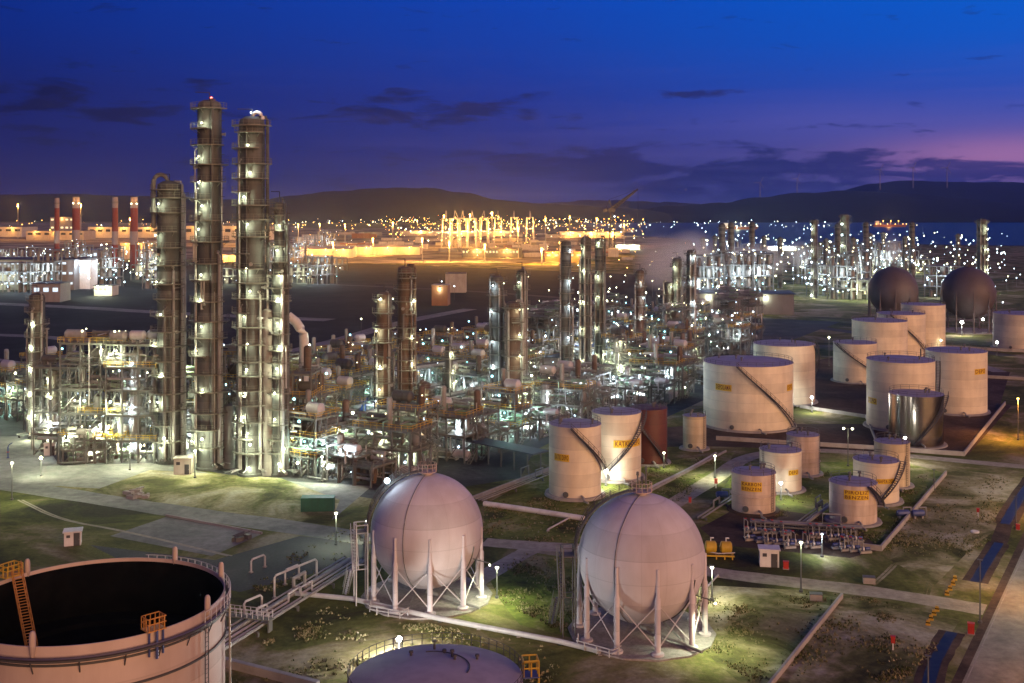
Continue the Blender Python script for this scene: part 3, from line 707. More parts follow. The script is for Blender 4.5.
# ---- domed tank at the lower edge
def dome_tank():
    d = 101.; r = 87/F*d; c = Vector(((436-CX)/F*d, d, 0)); h = H-(678-HY)/F*d
    t = thing('domed_tank', 'white domed tank with violet roof and yellow cage, below the floodlight', 'tank', c, facing(c))
    mb = MB(); mb.lathe([(r, .3), (r, h)], 96); mb.build('shell', 'tankwhite', t)
    mb = MB(); mb.lathe([(r+1, 0), (r+.9, .3), (r-.3, .31)], 64); mb.build('foundation', 'concrete', t)
    mb = MB(); mb.lathe([(max(.01, r*k/12), h+1.1*(1-(k/12)**2)) for k in range(12, -1, -1)], 96); rf = mb.build('roof', 'domeroof', t, smooth=60)
    mb = MB(); n = 48; rail(mb, [(math.cos(2*PI*k/n)*(r+.05), math.sin(2*PI*k/n)*(r+.05), h) for k in range(n)], 1.1, True, 1.0, .055); mb.build('handrail', 'steeldark', rf)
    for a, q, hh in ((2.2, .5, .5), (1.0, .35, .7), (.5, .55, .5), (1.6, .62, .9), (1.35, .45, .4), (.75, .3, .5)):
        mb = MB(); mb.lathe([(.01, hh), (.2, hh-.04), (.22, hh-.2), (.12, hh-.22), (.12, -.2)], 10)
        mb.build('vent', 'steeldark', rf, (r*q*math.cos(a), r*q*math.sin(a), h+1.1*(1-q*q)))
    mb = MB(); pts = [(r*.45*math.cos(a/10)-.5, r*.45*math.sin(a/10), h+1.02) for a in range(-4, 18)]; mb.tube(pts, .06, 5); mb.build('pipe', 'steeldark', rf)
    p = 1.62; g = pol(r+.75, p, h-.1); mb = MB(); mb.box(g, (1.6, 1.5, .1), p); pf = mb.build('platform', 'steelblue', t)
    ax = pol(1, p, 0); ay = pol(1, p+PI/2, 0); mb = MB(); rail(mb, [g-ax*.7-ay*.7, g+ax*.7-ay*.7, g+ax*.7+ay*.7, g-ax*.7+ay*.7], 1.5, True, .7, .1); mb.build('cage', 'yellow', pf)
    mb = MB()
    for s in (-.3, .3): mb.tube([g+ax*.8+ay*s-Vector((0, 0, h-.5)), g+ax*.8+ay*s], .05, 4)
    for k in range(26): q = g+ax*.8-Vector((0, 0, h-1-k*.42)); mb.bar(q-ay*.3, q+ay*.3, .04)
    mb.build('ladder', 'yellow', pf)
    return t
dome_tank()
# ------------------------------------------------------------------ distillation columns
def column(label, cx, yb, yt, wpx, mat='clad', lamps=(), pstep=6.2, sections=None, side=-1, npipe=3, loop=False, group=None, power=300, span=2.6, name='distillation_column', skirt=True, lampcol='warm', phl=None, crown=True, seed=None):
    rs = random.Random(seed or int(cx*13+yt)); d = F*H/(yb-HY); r = wpx/2/F*d; c = Vector(((cx-CX)/F*d, d, 0)); h = H-(yt-HY)/F*d
    t = thing(name, label, 'column', c, facing(c), group)
    prof = [(r*1.14, 0), (r*1.14, .5), (r*1.02, .6)] if skirt else [(r, 0)]
    sec = sections or [(1., 1.)]                                   # (fraction of height, radius factor) going up
    z0 = .6; rk = 1.
    for fr, k in sec:
        z1 = h*fr; z = z0
        if k != rk and z0 > 1: prof += [(r*rk, z0-.8), (r*k, z0+.8)]
        n = max(1, int((z1-z0)/5.5))
        for i in range(1, n+1):
            zz = z0+(z1-z0)*i/n; rr = r*k
            if i < n: prof += [(rr, zz-.12), (rr+.10, zz-.12), (rr+.10, zz+.12), (rr, zz+.12)]
        z0 = z1; rk = k
    rt = r*rk
    prof += [(rt, h-.4), (rt*.92, h+rt*.25), (rt*.55, h+rt*.48), (.02, h+rt*.55)]
    mb = MB(); mb.lathe(prof, 28); mb.build('shell', mat, t, smooth=40)
    def rad(z):
        for fr, k in sec:
            if z <= h*fr+.01: return r*k
        return rt
    # platforms: copies of one deck and its handrail
    cache = {}
    zs = []; z = 5.; pstep *= .58
    while z < h-1.5: zs.append(z); z += pstep*rs.uniform(.85, 1.15)
    zs.append(h-.6)
    lz = [H-(ly-HY)/F*d for ly in lamps]
    for i, z in enumerate(zs):
        rr = rad(z); wid = max(1., min(1.5, r*.6)); key = (round(rr, 2), i % 4)
        sp = span*(1, .62, 1.3, 2.0)[i % 4]
        if key not in cache:
            mb = MB(); mb.arc(rr+.03, rr+wid, -.16, .06, -sp/2, sp/2, 14)
            for k in (-.8, 0, .8): a = sp/2*k; mb.bar((rr*math.cos(a), rr*math.sin(a), -1.0), ((rr+wid-.1)*math.cos(a), (rr+wid-.1)*math.sin(a), -.07), .09)
            a_ = mb.mesh('platform', 'grating')
            mb = MB(); rail(mb, [((rr+wid-.05)*math.cos(-sp/2+sp*q/12), (rr+wid-.05)*math.sin(-sp/2+sp*q/12), .05) for q in range(13)], 1.1, False, 1.1, .06)
            cache[key] = (a_, mb.mesh('handrail', 'grating'))
        rot = -PI/2+side*rs.uniform(.0, 1.0)
        o = inst('platform', cache[key][0], t, (0, 0, z), rot); inst('handrail', cache[key][1], o, (0, 0, 0))
    for z in lz:
        ph = (phl if phl is not None else side*rs.uniform(.35, .95))
        rr = rad(z); ph += rs.uniform(-.25, .25); bulb(pol(rr+.9, ph, z), rs.choice((lampcol, lampcol, 'dim')), t, .2); light(pol(rr+1.35, ph, z-.4), power*rs.uniform(.6, 1.5), lampcol, t, .2)
    # ladder with cage
    ph = -side*.9; mb = MB()
    for s in (-.23, .23): mb.tube([pol(r+.3, ph+s/r, 1.), pol(r+.3, ph+s/r, h)], .05, 4)
    for k in range(int(h/.9)): mb.bar(pol(r+.3, ph-.23/r, 1+k*.9), pol(r+.3, ph+.23/r, 1+k*.9), .05)
    for k in range(int(h/1.8)):
        z = 2.5+k*1.8
        if z < h-1: mb.tube([pol(r+.3, ph-.35/r, z), pol(r+.95, ph-.3/r, z), pol(r+.95, ph+.3/r, z), pol(r+.3, ph+.35/r, z)], .035, 4)
    mb.build('ladder', 'steeldark', t)
    for i in range(npipe+3):
        ph = rs.uniform(-1.5, 1.5); pr = rs.choice((.12, .18, .26, .34)); top = h*rs.uniform(.45, 1.0) if i else h+1.2
        mb = MB(); rr = r+pr+.3
        pts = [pol(rr+rs.uniform(1.5, 4), ph, 1.4), pol(rr, ph, 1.6), pol(rr, ph, top-.8), pol(rr-.3, ph, top-.1), pol(max(.2, r*.5), ph, top)]
        mb.tube(pts, pr, 8); mb.build('pipe', rs.choice(('pipe', 'pipe', 'steel', mat)), t)
    if crown:
        mb = MB(); mb.bar((0, -.3*r, h), (0, -.3*r, h+2.8), .14); mb.bar((0, -.3*r, h+2.8), (-r*1.1, -.3*r, h+2.8), .12); mb.build('davit', 'steeldark', t)
        mb = MB(); mb.tube([(r*.4, 0, h), (r*.4, 0, h+1.6)], .14, 6); mb.build('vent', 'steel', t)
    if loop:
        pts = [(-r*.7+1.5*math.cos(a), -.2, h+.9+1.8*math.sin(a)) for a in [PI*1.0-PI*k/10 for k in range(11)]]
        pts = [(-r*.7-1.5, -.2, h-9)]+pts+[(-r*.7+1.5, -.2, h-.5)]
        mb = MB(); mb.tube(pts, .5, 10); mb.build('overhead_pipe', 'steel', t)
    return t, r, h, c
C = {}
C[0] = column('slim lone column at the edge of the unit, shorter than the tall towers', 37, 438, 297, 15, 'clad', (322, 345, 366, 391, 414, 432), side=-1, pstep=5.5, phl=-.5)
C[1] = column('dark tower topped by a bent overhead pipe loop', 169.5, 462, 187, 24, 'clad', (204, 235, 258, 281, 313, 342, 372, 400, 445), loop=True, sections=[(.36, .92), (1, 1.)], phl=-.75, npipe=4)
C[2] = column('tallest tower of the plant, with wide pale base and lamps all up its side', 209.5, 468, 106, 25, 'clad', (124, 157, 182, 206, 229, 274, 298, 325, 349, 387, 446), sections=[(.42, 1.06), (.75, .98), (1, .94)], phl=-.55, npipe=4, pstep=7)
C[3] = column('second tallest tower, with banded top and a white bent pipe on its crown', 252, 474, 123, 26, 'clad', (146, 173, 197, 224, 268, 290, 315, 342, 367, 390, 414, 430, 464), sections=[(.3, .92), (.62, .98), (1, .98)], phl=-.3, npipe=4, pstep=5.6)
C[4] = column('slender tower right of the two tallest, its top just above the hills', 279.5, 475, 205, 15, 'clad', (225, 250, 275, 298, 322, 345, 367, 391, 417, 461), sections=[(.5, 1.06), (.8, 1.), (1, .7)], phl=-.25, pstep=5.2, npipe=3)
C[5] = column('brown column with bright lit top deck, twin of the taller one beside it', 384, 446, 296, 15, 'cladrust', (298, 330, 365, 388, 415), phl=-.5, pstep=5.5)
C[6] = column('brown column rising above its twin beside the bright top deck', 405, 436, 270, 14.5, 'cladrust', (300, 335, 362, 400), phl=.7, side=1, pstep=5)
# more fittings on the tall towers: nozzles, manways and cross-over pipes
for k in (0, 1, 2, 3, 4, 5, 6):
    t, r, h, c = C[k]; rs = random.Random(500+k)
    for i in range(9):
        z = h*rs.uniform(.08, .95); ph = rs.uniform(-1.4, 1.4); mb = MB()
        if i % 3: a = pol(r*.96, ph, z); b = pol(r+.7, ph, z); mb.tube([a, b], .28, 8); mb.tube([pol(r+.62, ph, z), pol(r+.78, ph, z)], .42, 8); mb.build('manway', rs.choice(('steel', 'pipe')), t)
        else:
            z2 = z-rs.uniform(4, 10); a = pol(r*.9, ph, z); ph2 = ph+rs.uniform(-.7, .7)
            mb.tube([a, pol(r+.9, ph, z), pol(r+.9, ph2, z), pol(r+.9, ph2, max(1, z2)), pol(r*.9, ph2, max(1, z2))], .17, 7); mb.build('pipe', rs.choice(('pipe', 'steel', 'cladlight')), t)
# the tall pale riser fixed to the second tallest tower
r3 = C[3][1]
mb = MB(); mb.lathe([(1.3, 0), (1.3, 33), (1.1, 34.4), (.02, 35)], 18); mb.build('riser', 'cladlight', C[3][0], pol(r3+.9, 1.05, 0))
mb = MB(); mb.tube([pol(r3*.3, .9, C[3][2]-1)]+[pol(r3*.45+1.4*math.cos(a), 1.0, C[3][2]+.6+1.6*math.sin(a)) for a in [PI-PI*k/8 for k in range(9)]], .4, 10); mb.build('overhead_pipe', 'white', C[3][0])
light(pol(r3*.5, .4, C[3][2]+3.2), 90, 'cool', C[3][0]); bulb(pol(r3*.1, -.6, C[3][2]+2.2), 'cool', C[3][0], .2)
bulb((.4, -1.2, C[2][2]+1.6), 'red', C[2][0], .25)
mb = MB(); mb.lathe([(1.25, 0), (1.25, 12.5), (1.0, 13.4), (.02, 13.8)], 18); mb.build('riser', 'cladlight', C[2][0], pol(C[2][1]+1.5, 1.35, 0))
more = [
 (497, 415, 279, 13, 'clad', 'grey column behind a brown one, its mate across the gap a little taller'),
 (513, 420, 305, 15, 'cladrust', 'thick brown column with a wide deck at mid height in the middle unit'),
 (522, 405, 272, 10, 'clad', 'dark slim column close behind the thick brown one'),
 (566, 386, 243, 10.5, 'clad', 'tall column with green lamps, first of the three dark ones below the port lights'),
 (586, 378, 239, 10, 'clad', 'dark column, the middle of three before the orange port'),
 (599, 372, 240, 8, 'clad', 'dark column at the end of three before the orange port'),
 (640, 368, 272, 8.5, 'cladrust', 'lonely brown column beside the steam'),
 (668, 352, 284, 8, 'clad', 'shortest column of the trio by the steam'),
 (677, 352, 260, 9, 'clad', 'middle column of the trio by the steam'),
 (691, 352, 252, 9, 'clad', 'highest column of the trio by the steam'),
 (449, 424, 348, 8, 'clad', 'thin column before the teal lit hall'),
 (424, 452, 385, 14, 'cladrust', 'stout reddish vessel tower in the lit front unit'),
 (136, 458, 352, 9, 'cladlight', 'pale column inside the tall lit steel frame'),
 (53, 452, 372, 9, 'cladlight', 'short pale column beside the slim lone one'),
 (474, 440, 392, 9, 'cladlight', 'short pale vessel tower amid white lit pipework'),
 (545, 428, 386, 9, 'cladlight', 'short pale vessel tower beside the lit yard'),
 (620, 392, 338, 8, 'clad', 'short grey column behind the lit pipe yard'),
]
for i, (cx, yb, yt, w, mat, lab) in enumerate(more):
    rs = random.Random(i+50)
    lm = [yt+6+k*(yb-yt)/5.+rs.uniform(-4, 4) for k in range(5)]
    C[10+i] = column(lab, cx, yb, yt, w, mat, lm, pstep=7, power=230, side=rs.choice((-1, 1)), npipe=2, phl=rs.uniform(-.7, .7), lampcol='warm' if i % 3 else 'cool', crown=i % 2 == 0)

# ------------------------------------------------------------------ process structures
def module(label, loc, rz, w, d, zs, bays, seed, fill=1., lampn=4, lightn=2, col='warm', power=520, group=None, name='process_unit', cat='process unit', steel='steel'):
    rs = random.Random(seed); t = thing(name, label, cat, loc, rz, group)
    nx, ny = bays; xs = [-w/2+w*i/nx for i in range(nx+1)]; ys = [-d/2+d*j/ny for j in range(ny+1)]; top = zs[-1]
    mb = MB(); bw = .32
    for x in xs:
        for y in ys: mb.box((x, y, (top+.6)/2), (bw, bw, top+.6))
    for z in zs:
        for y in ys: mb.box((0, y, z-.25), (w, .22, .34))
        for x in xs: mb.box((x, 0, z-.27), (.22, d, .34))
    for k in range(nx):
        if rs.random() < .6:
            z0 = 0
            for z in zs: mb.bar((xs[k], -d/2, z0), (xs[k+1], -d/2, z), .14); z0 = z
    mb.build('frame', steel, t)
    for i, z in enumerate(zs):
        x0, x1 = (-w/2, w/2) if rs.random() < .6 else sorted((rs.choice(xs[:-1]), w/2))
        if x1-x0 < 2: x0 = -w/2
        mb = MB(); mb.box(((x0+x1)/2, 0, z+.0), (x1-x0+.8, d+.8, .12)); dk = mb.build('deck', 'grating', t)
        mb = MB(); q = [(x0-.4, -d/2-.4, z+.06), (x1+.4, -d/2-.4, z+.06), (x1+.4, d/2+.4, z+.06), (x0-.4, d/2+.4, z+.06)]
        rail(mb, q, 1.15, True, 1.5, .07); mb.build('handrail', rs.choice(('grating', 'grating', 'yellow')), dk)
    levels = [0]+list(zs)
    for i, z in enumerate(levels):
        gap = (levels[i+1]-z if i+1 < len(levels) else 5.)
        for k in range(nx):
            if rs.random() > fill*.8: continue
            xc = (xs[k]+xs[k+1])/2; yc = rs.uniform(-d*.25, d*.25); bwid = w/nx
            kind = rs.random(); mb = MB()
            if kind < .42:      # horizontal drum on saddles
                rr = min(gap*.3, d*.22, 1.25)*rs.uniform(.7, 1); L = bwid*.8
                mb.lathe([(.02, -L/2-rr*.5), (rr*.6, -L/2-rr*.38), (rr, -L/2), (rr, L/2), (rr*.6, L/2+rr*.38), (.02, L/2+rr*.5)], 16, (xc, yc, z+rr+.5), axis='x')
                for s in (-.3, .3): mb.box((xc+L*s, yc, z+.35), (.3, rr*1.5, .7))
                o = mb.build('drum', rs.choice(('pipe', 'steel', 'cladlight', 'pipewhite', 'clad')), t)
            elif kind < .72:    # upright vessel
                rr = min(bwid, d)*.17*rs.uniform(.8, 1.3); hh = gap*rs.uniform(.6, 1.25)
                mb.lathe([(rr*.8, z), (rr*.8, z+.4), (rr, z+.6), (rr, z+hh), (rr*.6, z+hh+rr*.4), (.02, z+hh+rr*.5)], 16, (xc, yc, 0)); mb.build('vessel', rs.choice(('pipe', 'cladlight', 'steel', 'cladrust')), t)
            else:               # exchanger pair
                for s in (.55, 1.65): mb.lathe([(.02, -bwid*.42), (.5, -bwid*.42), (.5, -bwid*.36), (.38, -bwid*.36), (.38, bwid*.36), (.5, bwid*.36), (.5, bwid*.42), (.02, bwid*.42)], 12, (xc, yc, z+s+.2), axis='x')
                mb.box((xc, yc, z+.5), (bwid*.6, .2, 1.)); mb.build('exchanger', rs.choice(('pipe', 'steel', 'pipegreen')), t)
    # pipes that weave between the levels
    for i in range(int(8*fill*max(1, w/9))):
        pr = rs.choice((.1, .13, .17, .22)); x = rs.uniform(-w/2, w/2); y = rs.choice((-d/2-.5, -d/2+.7, d/2-.6, rs.uniform(-d/2, d/2))); za = rs.choice(levels)+rs.uniform(.6, 2.4); pts = [Vector((x, y, za))]
        for k in range(rs.randint(2, 5)):
            p = pts[-1].copy(); ax = rs.choice('xxyzz')
            if ax == 'x': p.x = rs.uniform(-w/2-1, w/2+1)
            elif ax == 'y': p.y = rs.uniform(-d/2-.8, d/2)
            else: p.z = max(.5, min(top+1.5, p.z+rs.uniform(-7, 7)))
            if (p-pts[-1]).length > .6: pts.append(p)
        if len(pts) > 1:
            mb = MB(); mb.tube(pts, pr, 6); mb.build('pipe', rs.choice(('pipe', 'pipe', 'pipewhite', 'steel', 'pipegreen')), t)
    if len(zs) > 1:
        mb = MB(); z0 = 0
        for i, z in enumerate(zs[:3]):
            a, b = ((w/2+1., -d/2, z0), (w/2+1., d/2, z)) if i % 2 == 0 else ((w/2+1., d/2, z0), (w/2+1., -d/2, z))
            for s in (-.4, .4): mb.bar((a[0]+s, a[1], a[2]), (b[0]+s, b[1], b[2]), .13); mb.bar((a[0]+s, a[1], a[2]+1), (b[0]+s, b[1], b[2]+1), .07)
            for k in range(12): mb.box((a[0], a[1]+(b[1]-a[1])*k/11, a[2]+(b[2]-a[2])*k/11), (.8, .3, .05))
            z0 = z
        mb.build('stair', 'grating', t)
    pos = []
    for i in range(lampn):
        z = levels[i % len(levels)]+rs.uniform(2.6, 3.2); x = rs.uniform(-w*.45, w*.45); y = -d/2-rs.uniform(.3, .8) if i % 3 else rs.uniform(-d*.3, d*.3)
        bulb((x, y, z), rs.choice((col, 'warm', 'dim', 'dimcool')), t, rs.choice((.13, .17, .22, .3))); pos.append((x, y-.1, z-.45))
    for p in pos[:2 if lightn < 4 else lightn]: light(p, power*(2.6 if col == 'warm' else 2.6), col, t, .25)
    return t
def kids_of(o): return [q for q in COL.objects if q.parent == o]
# landmarks used to say where a repeat stands
LM = [(37, 430, 'the slim lone column'), (105, 455, 'the tall lit steel frame'), (168, 462, 'the tower with the pipe loop'), (208, 468, 'the tallest tower'), (250, 474, 'the second tallest tower'), (280, 475, 'the slender tower'), (302, 380, 'the bent duct'),
      (384, 446, 'the brown twin columns'), (424, 452, 'the stout reddish vessel'), (470, 370, 'the teal lit hall'), (513, 418, 'the thick brown column'), (566, 386, 'the tall green lamped column'), (592, 376, 'the dark column trio'), (640, 368, 'the lonely brown column'), (678, 352, 'the steam side trio'),
      (575, 490, 'the white stair tank'), (655, 460, 'the rust red tank'), (748, 425, 'the broadest tank'), (485, 455, 'the long dark canopy'), (330, 500, 'the green container'), (780, 400, 'the violet tinted tank'), (700, 300, 'the drifting steam'), (100, 280, 'the long lit hall'), (95, 240, 'the red stacks')]
def near(p):
    px = CX+F*p.x/p.y; py = HY+F*H/p.y
    return px, py, min(LM, key=lambda q: (q[0]-px)**2+((q[1]-py)*1.6)**2)
def where(p):
    px, py, q = near(p)
    dx, dy = px-q[0], (py-q[1])*1.6
    rel = ('in front of ' if dy > 0 else 'behind ') if abs(dy) > abs(dx) else ('to the right of ' if dx > 0 else 'to the left of ')
    return rel+q[2]

# the tall lit structure left of the towers
RZ = TH-PI/2
big = [
 (68, 452, 12, 8, [5, 10, 15, 20], (3, 2), 'blue shadowed steel frame of four decks beside the slim lone column', 'cool', 3, 1, 260),
 (100, 456, 14, 9, [5, 10.5, 16, 21.5, 26], (3, 2), 'tallest lit steel frame, stacked with drums and yellow rails', 'warm', 12, 5, 420),
 (138, 459, 11, 8, [5, 10.5, 16, 21, 26], (3, 2), 'slim five deck steel frame crowned with bright lamps, by the pipe loop tower', 'warm', 12, 5, 520),
 (120, 440, 14, 9, [6, 12, 18, 24], (3, 2), 'steel frame behind the two lit ones left of the pipe loop tower', 'warm', 8, 3, 420),
 (82, 436, 13, 9, [6, 12, 17], (3, 2), 'dim steel frame behind the blue shadowed one', 'cool', 4, 1, 300),
 (186, 455, 8, 7, [6, 12, 18, 24, 29], (2, 2), 'narrow frame of pipes squeezed between pipe loop tower and tallest tower', 'warm', 9, 4, 420),
 (229, 458, 7, 6, [6, 12, 18, 23], (2, 2), 'narrow frame between the two tallest towers', 'warm', 5, 2, 380),
 (298, 462, 8, 8, [5, 10, 15, 20], (2, 2), 'pipe crammed frame right of the slender tower', 'warm', 6, 3, 380),
]
for i, (px, py, w, d, zs, bays, lab, col, ln, lt, pw) in enumerate(big):
    module(lab, G(px, py), RZ*.35+.1, w, d, zs, bays, 200+i, 1.25, ln, lt, col, pw)
bulbs = [(126, 346), (148, 343), (118, 400), (137, 330)]
# prototypes, then copies over the process area
protos = []
spec = [(14, 9, [5, 9.5], (3, 2), 1.2, 6, 3, 'cool', 'two deck steel frame with drums'), (10, 8, [4.5, 9, 13], (2, 2), 1.2, 6, 3, 'warm', 'three deck steel frame with vessels'), (16, 7, [5.5], (4, 1), 1.3, 5, 3, 'cool', 'long single deck pipe frame'),
        (9, 9, [5, 10, 15, 19], (2, 2), 1.1, 7, 3, 'cool', 'four deck cool lit steel frame'), (12, 8, [4], (3, 2), 1.4, 5, 2, 'cool', 'low frame of pumps and pipes'), (13, 10, [6, 11], (3, 2), 1.2, 6, 2, 'cool', 'two deck cool lit frame'),
        (8, 7, [4.5, 8.5, 12.5], (2, 2), 1.3, 5, 2, 'teal', 'compact three deck frame'), (18, 8, [6, 10], (4, 2), 1.2, 8, 3, 'warm', 'long two deck frame with exchangers')]
spots = []
def inpoly(x, y, P):
    c = False
    for (x0, y0), (x1, y1) in zip(P, P[1:]+P[:1]):
        if (y0 > y) != (y1 > y) and x < (x1-x0)*(y-y0)/(y1-y0)+x0: c = not c
    return c
AREA = [(-10, 400), (60, 392), (140, 425), (300, 425), (300, 382), (380, 372), (440, 366), (560, 352), (640, 338), (700, 330), (752, 335), (742, 352), (705, 362), (700, 394), (660, 404), (600, 405), (548, 426), (530, 446), (425, 450), (380, 470), (330, 468), (300, 466), (20, 436)]
hole = [(C[k][3], C[k][1]+5) for k in C]
g0 = G(350, 420)
cand = []
for i in range(-24, 25):
    for j in range(-24, 25):
        p = g0+U*(i*10.5)+V*(j*14.)+Vector((RND.uniform(-2, 2), RND.uniform(-2, 2), 0))
        if p.y < 100: continue
        px, py = CX+F*p.x/p.y, HY+F*H/p.y
        if inpoly(px, py, AREA): cand.append((p, px, py))
first = [True]*len(spec)
LABN = {}
N_MOD = 0
for p, px, py in cand:
    if RND.random() < .08: continue
    if any((p-c).length < rr+3.5 for c, rr in hole): continue
    if py < 372: k = RND.choice((3, 4, 4, 5, 6, 1, 3))
    elif px < 330: k = RND.choice((0, 1, 2, 6, 7))
    elif py > 445: k = RND.choice((2, 2, 4, 0))
    else: k = RND.choice((0, 0, 1, 2, 4, 5, 6, 7))
    w, d, zs, bays, fill, ln, lt, col, lab = spec[k][:9]
    L = lab+' '+where(p)
    rz = TH-PI/2+RND.choice((0, PI)) if k not in (0, 2, 7) else TH+RND.choice((0, PI))*0-PI/2
    rz = -(PI/2-TH)+0*rz+(PI/2 if RND.random() < .3 else 0)
    if first[k]:
        first[k] = False; protos.append(module(L, p, rz, w, d, zs, bays, 300+k, fill, ln, lt, col, 480 if col == 'warm' else 360)); spec[k] = spec[k]+(protos[-1],)
        o = protos[-1]
    else: o = copy_tree(spec[k][9], p, rz, L)
    LABN.setdefault(L, []).append(o); N_MOD += 1
for px, py, k in ((312, 474, 6), (334, 477, 2), (360, 480, 4), (384, 472, 7), (408, 466, 1), (438, 456, 7), (462, 452, 0), (486, 447, 4), (508, 442, 6), (532, 437, 2), (556, 424, 7), (590, 408, 4), (618, 404, 2), (650, 396, 7), (676, 388, 6)):
    p = G(px, py); L = spec[k][8]+' '+where(p)
    o = copy_tree(spec[k][9], p, -(PI/2-TH)+(.08 if k % 2 else 0), L); LABN.setdefault(L, []).append(o)
for L, os_ in LABN.items():
    for o in os_:
        if len(os_) > 1: o['group'] = L.split(' with')[0]+'s '+' '.join(L.split()[-4:])
print('modules', N_MOD)

# ------------------------------------------------------------------ pipe racks and lines
def rack(label, a, b, width, hgt, npipes, seed, name='pipe_rack', tiers=1, lampn=0, col='warm', mats=('pipe', 'pipe', 'steel', 'clad', 'cladlight'), step=8., steel='steel', pr=None, group=None):
    rs = random.Random(seed); dv = b-a; L = dv.length; ang = math.atan2(dv.y, dv.x); t = thing(name, label, 'pipe rack' if hgt > 1.5 else 'pipeline', a, ang, group)
    mb = MB(); n = max(1, int(L/step))
    for i in range(n+1):
        x = L*i/n
        for s in (-1, 1): mb.box((x, s*width/2, (hgt*tiers)/2), (.28, .28, hgt*tiers) if hgt > 1.5 else (.25, .3, hgt))
        for k in range(tiers): mb.box((x, 0, hgt*(k+1)-.12), (.25, width, .25))
    if hgt > 1.5:
        for s in (-1, 1):
            for k in range(tiers): mb.box((L/2, s*width/2, hgt*(k+1)-.3), (L, .18, .24))
    mb.build('frame', steel, t)
    for k in range(tiers):
        for i in range(npipes):
            r = pr or rs.choice((.12, .16, .2, .28)); y = -width/2+width*(i+.5)/npipes; z = hgt*(k+1)+r+.02
            pts = [Vector((-1, y, z)), Vector((L+1, y, z))]
            if rs.random() < .35: q = L*rs.uniform(.3, .8); hh = rs.uniform(1, 2.2); pts = [Vector((-1, y, z)), Vector((q, y, z)), Vector((q, y, z+hh)), Vector((q+3, y, z+hh)), Vector((q+3, y, z)), Vector((L+1, y, z))]
            mb = MB(); mb.tube(pts, r, 8); mb.build('pipe', rs.choice(mats), t)
    for i in range(lampn):
        x = L*(i+.5)/lampn; z = hgt*tiers+1.5; bulb((x, -width/2-.3, z-2.2), col, t, .18); light((x, -width/2-.5, z-2.7), 300, col, t)
    return t
rack('main two tier pipe rack along the front of the lit unit', G(318, 474), G(498, 424), 5, 5, 6, 1, tiers=2, lampn=8)
rack('two tier pipe rack behind the towers', G(30, 428), G(290, 440), 5, 5.5, 6, 2, tiers=2, lampn=6)
rack('pipe rack that crosses behind the brown twin columns', G(310, 430), G(520, 392), 5, 6, 6, 3, tiers=2, lampn=6)
rack('pipe rack running from the middle unit to the rust red tank', G(520, 400), G(648, 378), 4, 5, 5, 4, lampn=4)
rack('far pipe rack behind the dark column trio', G(560, 362), G(720, 344), 5, 6, 5, 5, tiers=2, lampn=5, col='cool')
rack('low bundle of pipes climbing from the lower lawn edge to the upper unit', G(478, 502), G(560, 470), 4., .6, 5, 6, 'pipeline', mats=('pipewhite', 'pipe'))
rack('pipe bundle on low sleepers between huge open tank and first sphere', G(196, 664), G(352, 566), 4.6, .7, 6, 7, 'pipeline', mats=('pipewhite', 'pipe', 'pipe'))
rack('thin pipe pair beside the stained sign tank', G(702, 520), G(742, 494), 1.6, .5, 2, 8, 'pipeline', mats=('pipe',))
rack('short pipes between the two lamp lit small tanks', G(800, 528), G(826, 508), 2.6, .5, 3, 9, 'pipeline', mats=('pipewhite', 'pipe'))
def pipeline(label, pts, r, mat='pipewhite', z=.45, sup=5.):
    p = [G(*q) for q in pts]; c = p[0]; t = thing('pipeline', label, 'pipeline', c)
    q = [v-c+Vector((0, 0, z)) for v in p]; mb = MB(); mb.tube(q, r, 10); mb.build('pipe', mat, t)
    mb = MB()
    for a, b in zip(q, q[1:]):
        n = max(1, int((b-a).length/sup))
        for i in range(n+1): v = a+(b-a)*i/n; mb.box((v.x, v.y, (z-r)/2), (.5, .5, max(.05, z-r)))
    mb.build('support', 'concrete', t); return t
pipeline('long pale pipe laid in front of both spheres', [(292, 596), (352, 602), (440, 622), (560, 645), (600, 655)], .34)
pipeline('white double edged pipe across the upper lawn', [(484, 506), (520, 511), (584, 521)], .5, 'white')
pipeline('thin white pipe running from the path to sphere lawn', [(548, 531), (572, 518)], .14, 'pipewhite', .3)
pipeline('pale pipe along the lane beside the cream tank', [(650, 490), (690, 470), (716, 455)], .22, 'pipewhite')
pipeline('short pale pipe leaving the second sphere slab', [(706, 590), (718, 577)], .14, 'pipewhite', .3)
def loop(label, px, py, hh, w, r=.16):
    c = G(px, py); t = thing('expansion_loop', label, 'pipe loop', c, TH); mb = MB()
    mb.tube([(-w/2, 0, 0), (-w/2, 0, hh-.3), (-w/2+.3, 0, hh), (w/2-.3, 0, hh), (w/2, 0, hh-.3), (w/2, 0, 0)], r, 8); mb.build('pipe', 'pipewhite', t)
    mb = MB(); mb.box((-w/2, 0, .1), (.5, .5, .2)); mb.box((w/2, 0, .1), (.5, .5, .2)); mb.build('support', 'concrete', t)
loop('widest white pipe loop over the pipe bundle', 296, 589, 3.2, 9)
loop('small white pipe loop near the huge tank end of the bundle', 253, 612, 1.9, 3.4)
loop('white pipe loop at the middle of the bundle, behind the wide one', 292, 582, 2.2, 3)
loop('lowest narrow pipe loop beside the catwalk', 262, 618, 1.6, 2)
loop('white loop standing apart at the kerb above the bundle', 258, 570, 2., 3)
